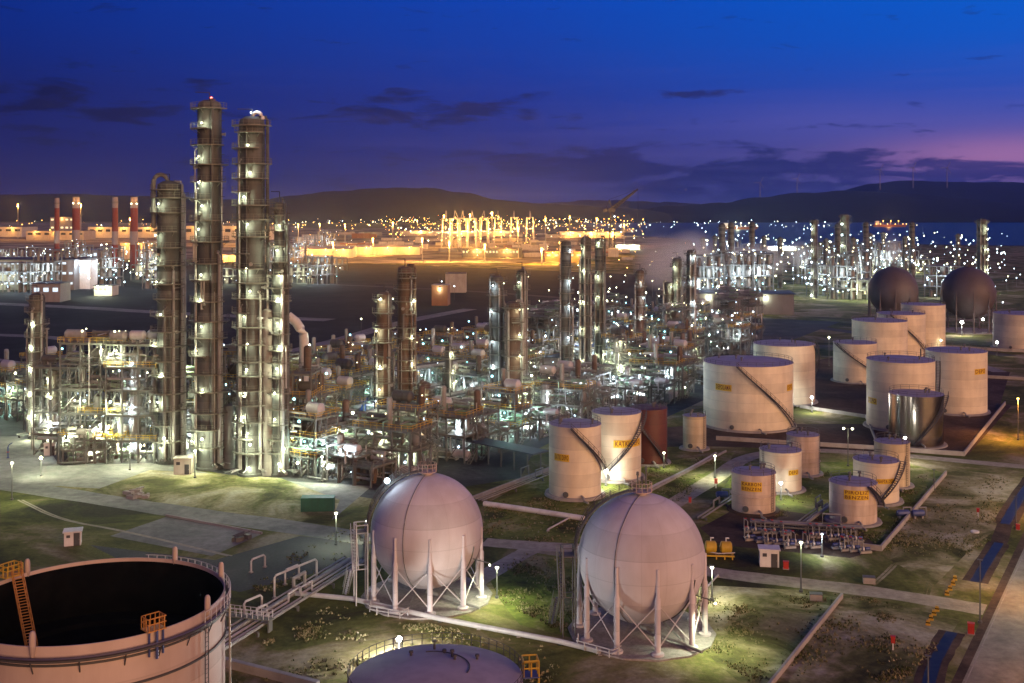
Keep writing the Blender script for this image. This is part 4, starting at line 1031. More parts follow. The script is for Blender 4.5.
def catwalk():
    a, b = G(222, 626), G(272, 632); dv = b-a; t = thing('catwalk', 'pale yellow railed catwalk crossing the pipe bundle', 'catwalk', a, math.atan2(dv.y, dv.x)); L = dv.length
    mb = MB(); mb.box((L/2, 0, 1.6), (L, 1.1, .12)); mb.build('deck', 'grating', t)
    for s in (-.5, .5):
        mb = MB(); rail(mb, [(0, s, 1.66), (L, s, 1.66)], 1.1, False, .8, .07); mb.build('handrail', 'pipewhite', t)
    for x in (.3, L-.3):
        mb = MB(); mb.box((x, 0, .77), (.2, 1, 1.54)); mb.build('leg', 'steel', t)
catwalk()
def wall(label, pts, h=.9, th=.35, mat='concrete', name='bund_wall'):
    p = [G(*q) for q in pts]; c = p[0].copy(); mb = MB()
    for i, (a, b) in enumerate(zip(p, p[1:])):
        dv = b-a; m_ = (a+b)/2-c; mb.box((m_.x, m_.y, h/2+.002*i), (dv.length+th*.5*i, th-.01*i, h), math.atan2(dv.y, dv.x))
    o = mb.build(name, mat, None, c, smooth=0); return tag(o, label, 'wall')
wall('pale low wall around the small tanks, its corner by the grey valve box', [(850, 547), (881, 551), (946, 475)])
wall('low wall at the foot of the shiny tank bund', [(716, 440), (880, 450), (964, 456), (1005, 405)], 1.)
wall('long straight low wall between dry ground and second sphere', [(768, 690), (842, 598)], .7)
wall('thick low wall beside the huge salmon tank', [(205, 661), (318, 690)], 1., .7)
wall('kerb wall along the lane to the cream tank', [(650, 492), (726, 452)], .5, .25)
wall('bund wall that closes the pale tank yard', [(800, 408), (866, 418), (880, 452)], .9)
wall('far bund wall by the cut off tank', [(944, 348), (1012, 352), (1060, 353)], 1.2)
wall('low wall edging the yard below the far tanks', [(985, 378), (1060, 382)], 1.)
wall('kerb of the concrete pad', [(166, 516), (262, 534)], .35, .3)
# ------------------------------------------------------------------ lamp posts in the yard, some added for their light
def lamp_post(label, px, py, ytop, col='flood', power=900, heads=1, d=None, group=None, arm=.9, r=.26, name='lamp_post', flood=None):
    p = G(px, py); h = H-(ytop-HY)/F*p.y; t = thing(name, label, 'lamp post', p, facing(p), group)
    mb = MB(); mb.lathe([(.28, 0), (.28, .3), (.12, .35), (.07, h)], 10); mb.build('pole', 'steel', t)
    for k in range(heads):
        s = 0 if heads == 1 else (-1, 1)[k]; mb = MB(); e = Vector((s*arm, -.35 if heads == 1 else -.1, h+.05)); mb.tube([(0, 0, h-.2), e], .05, 6); mb.box(e+Vector((0, 0, .1)), (.7, .35, .12)); hd = mb.build('lamp_head', 'steel', t)
        if col: bulb(e-Vector((0, 0, .14)), col, hd, r); (light(e-Vector((0, 1.0, .6)), flood, col, t) if flood else spot(e-Vector((0, .1, .3)), power/heads*1.0, col, t))
    return t
FL = lamp_post('floodlight on a mast glaring behind the domed tank', 399, 656, 637, 'flood', 9000, r=.36, flood=5000)
lamp_post('floodlight post on the gravel before the slim lone column', 41, 476, 457, 'warm', 3200, r=.36)
lamp_post('lamp post at the lane corner beside the cream tank', 715, 478, 455, 'warm', 2200)
lamp_post('twin armed lamp post standing before the wide tank bund', 848, 466, 428, 'warm', 800, 2)
lamp_post('tall lamp post before the white valve hut', 801, 592, 541, 'warm', 700)
lamp_post('unlit pole beside the ditch water at the junction', 980, 623, 560, None)
lamp_post('unlit pole at the lower ditch', 928, 690, 656, None)
lamp_post('unlit pole at the upper ditch by the road', 1016, 528, 497, None)
lamp_post('unlit thin post inside the ditch wall corner', 934, 490, 470, None)
lamp_post('bright lamp beneath the second dark sphere', 962, 336, 322, 'flood', 9000, r=.7, flood=2500)
lamp_post('dimmer lamp beside the bright one beneath the second dark sphere', 983, 334, 319, 'flood', 3000, r=.5)
lamp_post('lamp post at the foot of the cut off tank', 997, 356, 342, 'flood', 1800, r=.45)
lamp_post('lamp post at the corner between the far cluster and the cut off tank', 941, 352, 340, 'warm', 600, r=.4)
lamp_post('lamp post at the foot of the violet tinted tank', 812, 412, 397, 'flood', 3200, r=.4, flood=1500)
lamp_post('lamp post beside the pale stair tank', 829, 366, 337, 'warm', 1200, r=.36)
lamp_post('floodlight on the lawn between the two white stair tanks', 606, 486, 470, 'flood', 3600, r=.42, flood=1200)
lamp_post('lamp post at the rust red tank ledge', 664, 468, 452, 'warm', 450, r=.26)
lamp_post('lamp post at the edge of the lit small white tank', 781, 500, 482, 'flood', 1500, r=.3, flood=700)
lamp_post('lamp post at the crossing stair of the bright white tank', 905, 462, 437, 'flood', 2200, r=.34, flood=1000)
lamp_post('lamp post by the first sphere, near the lit lawn', 497, 598, 566, 'warm', 600)
lamp_post('lamp post at the stair of the first sphere', 367, 584, 520, 'warm', 250)
lamp_post('lamp post behind the second sphere', 712, 600, 566, 'warm', 1900)
lamp_post('added lamp post lighting the yard before the tallest tower', 195, 478, 450, 'warm', 1700)  # post put in to brighten the yard
lamp_post('added lamp post lighting the yard before the slender tower', 322, 482, 456, 'warm', 2200)  # another post added for light on the yard
lamp_post('added lamp post lighting the yard near the grey hut', 130, 470, 448, 'warm', 1700)  # added to lift the yard around the hut
lamp_post('added lamp post lighting the left rim of the gravel road', 12, 500, 462, 'warm', 1300)  # added so the left road reads as lit
lamp_post('assumed sodium street lamp on the side road beyond the junction', 1040, 600, 545, 'sod', 3000)  # street lamp assumed from the warm light on the right side
lamp_post('added tall light mast, out of view beyond the side road', 1105, 600, 430, 'dim', 13000)  # unseen mast, added to brighten the dry ground and road
lamp_post('second added tall light mast, out of view far up the side road', 1120, 505, 380, 'dim', 15000)  # second unseen mast added for the same ground light
lamp_post('assumed sodium street lamp further up the side road', 1062, 520, 478, 'sod', 4000)  # also assumed, put in for warm light along the road
lamp_post('assumed sodium street lamp at the bund wall end', 1018, 440, 398, 'sod', 11000)  # assumed lamp, added for the orange light on the tanks
lamp_post('assumed sodium street lamp at the near end of the side road', 1070, 690, 610, 'sod', 1800)  # assumed road lamp outside the frame, added for its light
for k, (ph, z, pw) in {0: (-.2, 6, 900), 1: (-.3, 6, 700), 2: (-.4, 7, 900), 3: (-.1, 7, 800), 4: (.3, 6, 700)}.items():
    bulb(pol(C[k][1]+1.3, ph, z), 'warm', C[k][0], .3); light(pol(C[k][1]+3.2, ph, z-.3), pw, 'warm', C[k][0])  # extra lamps added low on the columns to light the yard
for sp, ph, pw in ((SP1, .95, 1500), (SP2, 1.0, 1800)):
    q = pol(sp[1]+2.6, ph, 6.2); mb = MB(); mb.bar(pol(sp[1]*.98, ph, 6.6), q+Vector((0, 0, .25)), .12); br = mb.build('assumed_lamp_bracket', 'steel', sp[0]); bulb(q, 'warm', br, .14); spot(q+Vector((0, 0, -.2)), pw*1.3, 'warm', sp[0], 140)  # assumed lamp and bracket on each sphere, added to light the ground
lamp_post('lamp post behind the pipe bundle near the kerb', 336, 545, 512, 'warm', 1600)
b = bulb((0, 0, 0), 'cool', None, .42); b.parent = SP1[0]; b.location = pol(SP1[1]+.6, -1.1, 0)+Vector((0, 0, H-(470-HY)/F*SP1[3].y)); b.location = pol(SP1[1]*.72, -1.35, SP1[2]+SP1[1]*.93); light(b.location+Vector((-.5, -.5, 1.2)), 130, 'cool', SP1[0])

# ------------------------------------------------------------------ small things around the tanks
def put(label, name, cat, px, py, rz=None):
    p = G(px, py); return thing(name, label, cat, p, facing(p) if rz is None else rz)
def yellow_skid():
    t = put('yellow drum skid of two short tanks beside the second sphere', 'drum_skid', 'tank skid', 718, 558, -.1)
    for x in (-1.15, 1.25):
        mb = MB(); mb.lathe([(.02, -1.0), (.6, -.92), (.95, -.7), (.95, .7), (.6, .92), (.02, 1.0)], 18, (x, 0, 1.75), axis='x'); mb.build('drum', 'yellow', t)
    mb = MB()
    for y in (-.7, .7): mb.box((0, y, .55), (5., .2, .25))
    for x in (-2.2, -.3, 1.0, 2.2): mb.box((x, 0, .5), (.2, 1.5, .2)); mb.box((x, -.7, .25), (.2, .2, .5)); mb.box((x, .7, .25), (.2, .2, .5))
    mb.build('frame', 'yellow', t)
    for x in (-1.15, 1.25):
        mb = MB(); mb.tube([(x, 0, 2.6), (x, 0, 3.2), (x+.5, 0, 3.2)], .1, 6); mb.build('nozzle', 'white', t)
    mb = MB(); mb.tube([(-2.4, -.2, 1.2), (0, -1., 1.0), (2.6, -.6, 1.1)], .09, 6); mb.build('pipe', 'pipewhite', t)
yellow_skid()
def hut(label, px, py, w, d, h, mat, roofm='concrete', door=True, rz=None, name='hut', cat='hut', over=.2, lit=0, win=None, winmat='e_win'):
    p = G(px, py); t = thing(name, label, cat, p, -(PI/2-TH) if rz is None else rz)
    mb = MB(); mb.box((0, 0, h/2), (w, d, h)); mb.build('wall', mat, t, smooth=0)
    mb = MB(); mb.box((0, 0, h+.1), (w+over*2, d+over*2, .2)); mb.build('roof', roofm, t, smooth=0)
    if door:
        mb = MB(); mb.box((w*.25, -d/2-.03, 1.05), (.95, .06, 2.1)); dr = mb.build('door', 'steeldark', t, smooth=0)
        mb = MB(); mb.box((w*.25+.35, -d/2-.09, 1.05), (.05, .08, .2)); mb.build('handle', 'pipe', dr, smooth=0)
        mb = MB(); mb.box((-w*.25, -d/2-.02, h*.72), (w*.22, .05, h*.2)); mb.build('vent_grille', 'steeldark', t, smooth=0)
    if win:
        nw, rows = win
        for j in range(rows):
            for i in range(nw):
                mb = MB(); mb.box((-w/2+w*(i+.5)/nw, -d/2-.05, h*(j+.6)/rows), (w/nw*.6, .1, h/rows*.42)); mb.build('window', winmat, t, smooth=0)
    for i in range(lit):
        x = -w/2+w*(i+.5)/lit; bulb((x, -d/2-.5, h*.85), 'warm', t, .25); light((x, -d/2-1.2, h*.8), 700, 'warm', t)
    return t
hut('white valve hut beside the red cabinet', 769, 565, 2.9, 2.2, 2.6, 'white', 'white', True, -.15)
hut('beige walled hut on the yard at the foot of the tallest tower', 184, 473, 3.6, 2.6, 3.2, 'beige', 'beige', True, .05)
hut('small white kiosk with a dark mouth behind the huge salmon tank', 73, 544, 2.6, 2.2, 2.2, 'white', 'white', True, .3)
hut('green steel container parked on the dark yard', 318, 510, 6.0, 2.4, 2.3, 'green', 'green', False, .05, 'container', 'container', .02)
hut('blue sheet shelter on the front structure, level with yellow rails', 325, 424, 6.5, 5, 9.5, 'blue', 'roofblue', False, .12, 'shelter', 'shelter', .4)
hut('second blue sheet shelter, just right of the one by yellow rails', 353, 432, 6.5, 4, 8, 'blue', 'roofblue', False, .1, 'shelter', 'shelter', .4)
hut('teal lit hall of white panels among dark frames', 471, 372, 16, 10, 10, 'white', 'white', False, .1, 'process_hall', 'building', .3, 2, (4, 3))
hut('blue roofed shed with bright open front below the dark column trio', 605, 362, 22, 10, 6, 'wallgrey', 'roofblue', False, -.5, 'shed', 'building', .8, 3, (6, 1))
hut('dark flat roofed substation between trio and lonely column', 545, 372, 16, 12, 6, 'wallgrey', 'darkroof', False, -.5, 'substation', 'building', .5, 1)
hut('dark wide shed before the second white lit plant', 735, 312, 60, 26, 11, 'wallgrey', 'darkroof', False, -.12, 'shed', 'building', 1., 2)
hut('orange lit cube house alone on the dark field', 441, 305, 9.5, 10, 12, 'container', 'containergrey', False, -.1, 'silo_house', 'building', .3, 1)
hut('pale blind block behind the orange lit cube house', 456, 292, 14, 12, 13, 'containergrey', 'darkroof', False, 0., 'block_house', 'building', .3, 0)
hut('grey blue panel cabinet by the gravel road left of the lit frames', 50, 455, 2.4, 1.2, 2.6, 'white', 'white', True, .2, 'cabinet', 'cabinet', .1)
module('low yellow railed pipe frame at the foot of the lit frames', G(87, 462), .1, 9, 4, [3.2, 5.4], (4, 1), 777, 1.5, 5, 2, 'warm', 330, steel='steel')
def canopy():
    a, b = G(436, 452), G(536, 474); dv = b-a; L = dv.length; t = thing('canopy', 'long dark flat canopy on posts behind the first sphere', 'canopy', a, math.atan2(dv.y, dv.x))
    mb = MB(); mb.box((L/2, 1.5, 4.2), (L, 5, .3)); mb.build('roof', 'darkroof', t, smooth=0)
    for i in range(8):
        for s in (-.6, 3.6):
            mb = MB(); mb.box((L*(i+.5)/8, s, 2.02), (.25, .25, 4.04)); mb.build('post', 'steel', t, smooth=0)
canopy()
def gallery():
    a, b = G(448, 404), G(490, 384); dv = b-a; L = dv.length; t = thing('gallery', 'inclined pale edged pipe gallery before the teal lit hall', 'gallery', a, math.atan2(dv.y, dv.x))
    for z in (5., 8.4):
        mb = MB(); mb.bar((0, -1.6, z), (L, -1.6, z+1.6), .5); mb.bar((0, 1.6, z), (L, 1.6, z+1.6), .5); mb.build('chord', 'pipewhite', t, smooth=0)
    mb = MB()
    for i in range(13): x = L*i/12; mb.bar((x, -1.6, 5+1.6*i/12), (x, -1.6, 8.4+1.6*i/12), .3)
    mb.build('lattice', 'steeldark', t, smooth=0)
    mb = MB(); mb.add([(0, -1.4, 8.5), (L, -1.4, 10.1), (L, 1.4, 10.1), (0, 1.4, 8.5), (0, -1.4, 8.3), (L, -1.4, 9.9), (L, 1.4, 9.9), (0, 1.4, 8.3)], [(0, 1, 2, 3), (7, 6, 5, 4), (0, 4, 5, 1), (3, 2, 6, 7)]); mb.build('roof', 'steeldark', t, smooth=0)
    for x in (2, L/2, L-2):
        mb = MB(); mb.box((x, 0, 2.6), (.5, 2.6, 5.2)); mb.build('leg', 'concrete', t, smooth=0)
gallery()
def duct():
    d = 252.; t = thing('bent_duct', 'fat pale duct that rises and bends over to the slender tower', 'duct', A(304, 0, d).xy.to_3d())
    zt = H-(322-HY)/F*d; xl = (288-304)/F*d; mb = MB(); r = 1.1
    mb.tube([(0, 0, 2), (0, 0, zt-4.2), (-.15, 0, zt-2.8), (-.8, 0, zt-1.6), (xl*.5, 0, zt), (xl, 0, zt+1.4)], r, 16); mb.build('duct', 'pipewhite', t)
    mb = MB()
    for x in (-1.5, 1.5): mb.box((x, 0, 7), (.35, .35, 14))
    mb.box((0, 0, 14), (3.6, .3, .3)); mb.build('frame', 'steel', t)
duct()
def pump():
    t = thing('pump_skid', 'pump skid with elbowed white pipe in the pump yard by the white hut', 'pump', G(790, 548), .2, 'pump skids in the yard by the white hut')
    mb = MB(); mb.box((0, 0, .25), (2.6, 1.1, .5)); mb.build('plinth', 'concrete', t, smooth=0)
    mb = MB(); mb.lathe([(.02, -.6), (.36, -.58), (.36, .5), (.2, .56), (.02, .6)], 14, (.55, 0, .95), axis='x'); mb.build('motor', 'steelblue', t)
    mb = MB(); mb.lathe([(.02, -.25), (.45, -.2), (.5, 0), (.45, .2), (.02, .25)], 14, (-.6, 0, .95), axis='x'); mb.build('casing', 'pipewhite', t)
    mb = MB(); mb.tube([(-.6, 0, 1.2), (-.6, 0, 2.5), (-.6, .4, 2.7), (-.6, 2.2, 2.7), (-.6, 2.2, .2)], .13, 8); mb.build('pipe', 'pipe', t)
    mb = MB(); mb.tube([(-.9, 0, .95), (-1.7, 0, .95), (-1.7, -.9, .95), (-1.7, -.9, .1)], .12, 8); mb.build('pipe', 'pipe', t)
    mb = MB(); mb.lathe([(.3, 0), (.34, .04), (.34, .08), (.3, .1)], 12, (-.6, 1.2, 2.9)); mb.bar((-.6, 1.2, 2.6), (-.6, 1.2, 3.), .08); mb.build('valve', 'red', t)
    return t
pu = pump(); a_, b_ = G(752, 541), G(866, 552)
for i in range(13):
    for j in (0, 1):
        if RND.random() < .12: continue
        p = a_+(b_-a_)*(i/12)+Vector((.8, 5.5, 0))*j+Vector((RND.uniform(-.4, .4), RND.uniform(-.5, .5), 0)); copy_tree(pu, p, .2+(RND.random() < .3)*PI, 'pump skid with elbowed white pipe in the pump yard by the white hut', 'pump skids in the yard by the white hut').scale = (.72,)*3
pu.scale = (.72,)*3
rack('low pipe manifold behind the pump yard', G(756, 531), G(856, 537), 2.4, 1.55, 5, 31, 'pipe_rack', mats=('pipe', 'steel', 'steelblue'), step=4.)
lamp_post('work lamp over the pump yard', 822, 557, 533, 'cool', 700, r=.16)
def barrel(label, px, py, h=1.5, w=1.0, post=False):
    t = put(label, 'hose_cabinet', 'cabinet', px, py); z = .9 if post else .12
    mb = MB(); mb.box((0, 0, z+h/2), (w, w*.8, h)); mb.box((0, 0, z+h+.05), (w+.12, w*.8+.12, .1)); mb.build('box', 'red', t, smooth=0)
    mb = MB(); mb.box((0, -w*.4-.02, z+h/2), (w*.7, .04, h*.7)); mb.build('door', 'red', t, smooth=0)
    mb = MB(); mb.box((0, 0, z/2), (w*.35 if post else w*1.2, w*.35 if post else w, z)); mb.build('base', 'white' if post else 'concrete', t, smooth=0)
barrel('red hose cabinet on the corner of the road junction', 971, 634, 1.25, .8)
barrel('red box on a white post in the dry ground', 893, 650, .8, .5, True)
barrel('red cabinet in front of the white valve hut', 786, 569, 1., .8)
barrel('faded red box among dry grass beyond the ditch', 978, 517, .6, .45, True)
barrel('small red box beside the road bend and upper ditch', 1018, 530, .8, .6)
barrel('red extinguisher box by the lane near the lawn pipes', 716, 488, .9, .6, True)
barrel('little red post box on the lane shoulder of the lawn', 690, 503, .9, .5)
def valvebox(label, px, py):
    t = put(label, 'valve_box', 'box', px, py, -.2); mb = MB(); mb.box((0, 0, .45), (1.7, 1.1, .9)); mb.build('box', 'concrete', t, smooth=0)
    mb = MB(); mb.box((0, 0, .94), (1.8, 1.2, .08)); mb.build('lid', 'steel', t, smooth=0)
valvebox('grey valve box on the grass by the path, under the ditch wall', 869, 583)
valvebox('grey box on the grass below the path', 816, 600)
def pair(label, px, py):
    t = put(label, 'filter_drum', 'drum', px, py, .1)
    mb = MB(); mb.lathe([(.02, -1.2), (.5, -1.1), (.6, -.8), (.6, .8), (.5, 1.1), (.02, 1.2)], 14, (0, 0, .9), axis='x'); mb.build('vessel', 'steelblue', t)
    mb = MB(); mb.box((-.7, 0, .2), (.3, .9, .4)); mb.box((.7, 0, .2), (.3, .9, .4)); mb.build('saddle', 'concrete', t)
    mb = MB(); mb.tube([(0, 0, 1.4), (0, 0, 1.9), (1.5, 0, 1.9), (1.5, 0, .1)], .1, 6); mb.build('pipe', 'pipe', t)
pair('grey blue filter drum inside the ditch wall', 903, 518); pair('grey blue filter drum outside the ditch wall', 918, 518); pair('grey drum on the lawn by the lane', 722, 499)
for i, (px, py) in enumerate(((955, 580), (953, 585), (950, 590), (947, 595), (937, 611), (934, 615), (931, 620), (928, 625))):
    p = G(px, py)
    if i == 0:
        bar = thing('road_barrier', '', 'barrier', p, facing(p)); mb = MB(); mb.add([(-.45, -.35, 0), (.45, -.35, 0), (.45, .35, 0), (-.45, .35, 0), (-.28, -.2, .95), (.28, -.2, .95), (.28, .2, .95), (-.28, .2, .95)], [(3, 2, 1, 0), (4, 5, 6, 7), (0, 1, 5, 4), (1, 2, 6, 5), (2, 3, 7, 6), (3, 0, 4, 7)]); mb.build('block', 'yellow', bar, smooth=0)
        mb = MB(); mb.box((0, 0, .5), (.76, .6, .2)); mb.build('band', 'black', bar, smooth=0); o = bar
    else: o = copy_tree(bar, p, facing(p))
    o.scale = (.72, .72, .72)
    far = i < 4
    tag(o, 'yellow road block with black band in the row before the path' if far else 'yellow road block with black band in the row below the path', 'barrier', 'upper row of yellow blocks' if far else 'lower row of yellow blocks')
def tyre():
    t = put('pale ring of an old tyre lying on the dry ground', 'tyre', 'tyre', 975, 533); mb = MB(); mb.lathe([(.5+.22*math.cos(a), .22+.2*math.sin(a)) for a in [2*PI*k/10 for k in range(11)]], 20); mb.build('tread', 'white', t)
tyre()
def monitor():
    t = put('dark fire monitor post at the gravel road by the lit unit', 'fire_monitor', 'fire monitor', 8, 458); mb = MB(); mb.lathe([(.3, 0), (.3, .2), (.14, .25), (.14, 2.4)], 10); mb.build('riser', 'steelblue', t)
    mb = MB(); mb.tube([(0, 0, 2.4), (.2, 0, 2.9), (.9, -.2, 3.4)], .13, 8, .07); mb.build('nozzle', 'steelblue', t)
    mb = MB(); mb.lathe([(.3, 0), (.35, .06), (.3, .12)], 12, (0, 0, 1.3)); mb.build('handwheel', 'red', t)
monitor()
def blocks():
    rs = random.Random(5)
    for i in range(7):
        p = G(136+rs.uniform(-8, 10), 494+rs.uniform(-4, 5)); mb = MB(); mb.box((0, 0, .3), (rs.uniform(1, 2.2), rs.uniform(.6, 1.2), .6), rs.uniform(0, 3)); mb.box((.4, .3, .7), (.8, .5, .25), rs.uniform(0, 3))
        tag(mb.build('rubble_block', 'concrete', None, p, smooth=0), 'broken concrete block in the scrap heap on the yard before the towers', 'rubble', 'scrap heap on the yard')
    for i in range(5):
        p = G(240+rs.uniform(-6, 6), 541+rs.uniform(-3, 3)); mb = MB(); mb.box((0, 0, .35), (rs.uniform(1, 2.4), .8, .7), rs.uniform(0, 3)); mb.bar((-1, 0, .5), (1, .4, 1.2), .12)
        tag(mb.build('scrap_block', 'steel', None, p, smooth=0), 'blue grey scrap piece left on the bare plot behind the concrete pad', 'scrap', 'scrap on the bare plot')
blocks()

# ------------------------------------------------------------------ stacks, halls and the far-left works
def stack(label, cx, yb, yt, w, ring):
    d = F*H/(yb-HY); r = w/2/F*d; h = H-(yt-HY)/F*d; c = Vector(((cx-CX)/F*d, d, 0)); t = thing('chimney_stack', label, 'chimney', c, facing(c))
    mb = MB(); mb.lathe([(r*1.15, 0), (r, h), (r*.8, h), (r*.8, h-4)], 24); mb.build('shaft', 'stack', t)
    mb = MB(); mb.arc(r, r+1.2, h-6, h-5.6, 0, 2*PI, 20); g = mb.build('gallery', 'steel', t); mb = MB(); rail(mb, [((r+1.1)*math.cos(a), (r+1.1)*math.sin(a), h-5.6) for a in [2*PI*k/16 for k in range(16)]], 1.2, True, 2, .1); mb.build('handrail', 'steel', g)
    if ring:
        for k in (-1, 1): bulb(pol(r+1.0, k*.6, h-6.6), 'warm', t, .6); light(pol(r+2.6, k*.6, h-5.), 500, 'sod', t)
    return t
stack('slim red and grey stack at the edge of the row of four', 57, 266, 198, 4.5, False)
stack('thick red banded stack with lit white crown, beside the slim edge one', 76, 264, 197, 7, True)
stack('slim red banded stack between two thick lit ones', 115, 268, 197, 5.5, False)
stack('thick red banded stack with lit crown nearest the pipe loop tower', 134, 268, 197, 7, True)
def hall(label, x0, x1, yb, hpx, depth, mat='wallgrey', roofm='darkroof', rows=1, nwin=10, wm='e_win', nl=0, lc='sod', lp=9000, name='hall', cat='building', gable=False, rz=0.):
    d = F*H/(yb-HY); w = (x1-x0)/F*d; h = hpx/F*d; c = Vector((((x0+x1)/2-CX)/F*d, d+depth/2, 0)); t = thing(name, label, cat, c, rz)
    mb = MB(); mb.box((0, 0, h/2), (w, depth, h)); mb.build('wall', mat, t, smooth=0)
    mb = MB()
    if gable: mb.add([(-w/2-.5, -depth/2-.5, h), (w/2+.5, -depth/2-.5, h), (w/2+.5, 0, h+h*.25), (-w/2-.5, 0, h+h*.25), (w/2+.5, depth/2+.5, h), (-w/2-.5, depth/2+.5, h)], [(0, 1, 2, 3), (3, 2, 4, 5), (0, 3, 5), (1, 4, 2)])
    else: mb.box((0, 0, h+.25), (w+1, depth+1, .5))
    mb.build('roof', roofm, t, smooth=0)
    for j in range(rows):
        for i in range(nwin):
            if RND.random() < .12: continue
            mb = MB(); mb.box((-w/2+w*(i+.5)/nwin, -depth/2-.1, h*(rows-j-.32)/rows), (w/nwin*.55, .2, h/rows*.22)); mb.build('window', wm, t, smooth=0)
    for i in range(nl):
        x = -w/2+w*(i+.5)/nl; bulb((x, -depth/2-1.5, h*.95), lc, t, .8); light((x, -depth/2-7, h*.9), lp, lc, t, .5)
    return t
hall('long grey hall with three rows of small lit windows', -30, 74, 290, 30, 40, 'wallgrey', 'darkroof', 3, 16, 'e_win')
hall('low dark annex at the foot of the long lit hall', 32, 60, 302, 18, 16, 'wallgrey', 'darkroof', 1, 3, 'e_win')
hall('small floodlit white building beside the long hall', 76, 90, 289, 28, 14, 'white', 'white', 1, 1, 'e_win', 2, 'cool', 3000)
hall('yellow lit low sheds right of the small white building', 94, 112, 296, 10, 12, 'beige', 'darkroof', 1, 4, 'e_winwarm', 2, 'warm', 3000)
hall('dark blue roofed workshop behind the red stacks', 80, 104, 264, 14, 30, 'wallgrey', 'roofblue', 1, 4)
hall('pink lit store behind the two red stacks', 120, 158, 259, 16, 25, 'containergrey', 'darkroof', 1, 5, 'e_winwarm', 3, 'sod', 5000)
hall('pale cold store near the dark tower in the far works', 138, 156, 276, 12, 14, 'beige', 'beige', 0, 0, 'e_win', 1, 'warm', 3000)
hall('orange washed warehouse at the edge under the far hill', -60, 22, 237, 10, 80, 'beige', 'darkroof', 1, 9, 'glassdark', 4, 'sod', 9000)
hall('low orange washed transit hall before the red stacks', 26, 84, 240, 9, 60, 'containergrey', 'darkroof', 1, 7, 'glassdark', 3, 'sod', 7000)
hall('tall dim store block behind the red stacks', 50, 74, 233, 16, 50, 'wallgrey', 'darkroof', 2, 5, 'e_winwarm', 1, 'sod', 12000)
hall('orange washed long shed behind the thick red stack', 88, 160, 238, 11, 70, 'beige', 'darkroof', 1, 9, 'glassdark', 3, 'sod', 9000)
hall('second orange washed warehouse between the tall towers', 164, 272, 240, 14, 80, 'beige', 'darkroof', 1, 11, 'glassdark', 5, 'sod', 7000)
hall('orange lit yard wall below the second warehouse', 215, 262, 262, 7, 10, 'beige', 'darkroof', 0, 0, 'e_win', 3, 'sod', 16000)
hall('brightly lit white quay shed behind the gas spheres', 768, 796, 250, 3.2, 30, 'white', 'white', 0, 0, 'e_win', 2, 'flood', 30000)

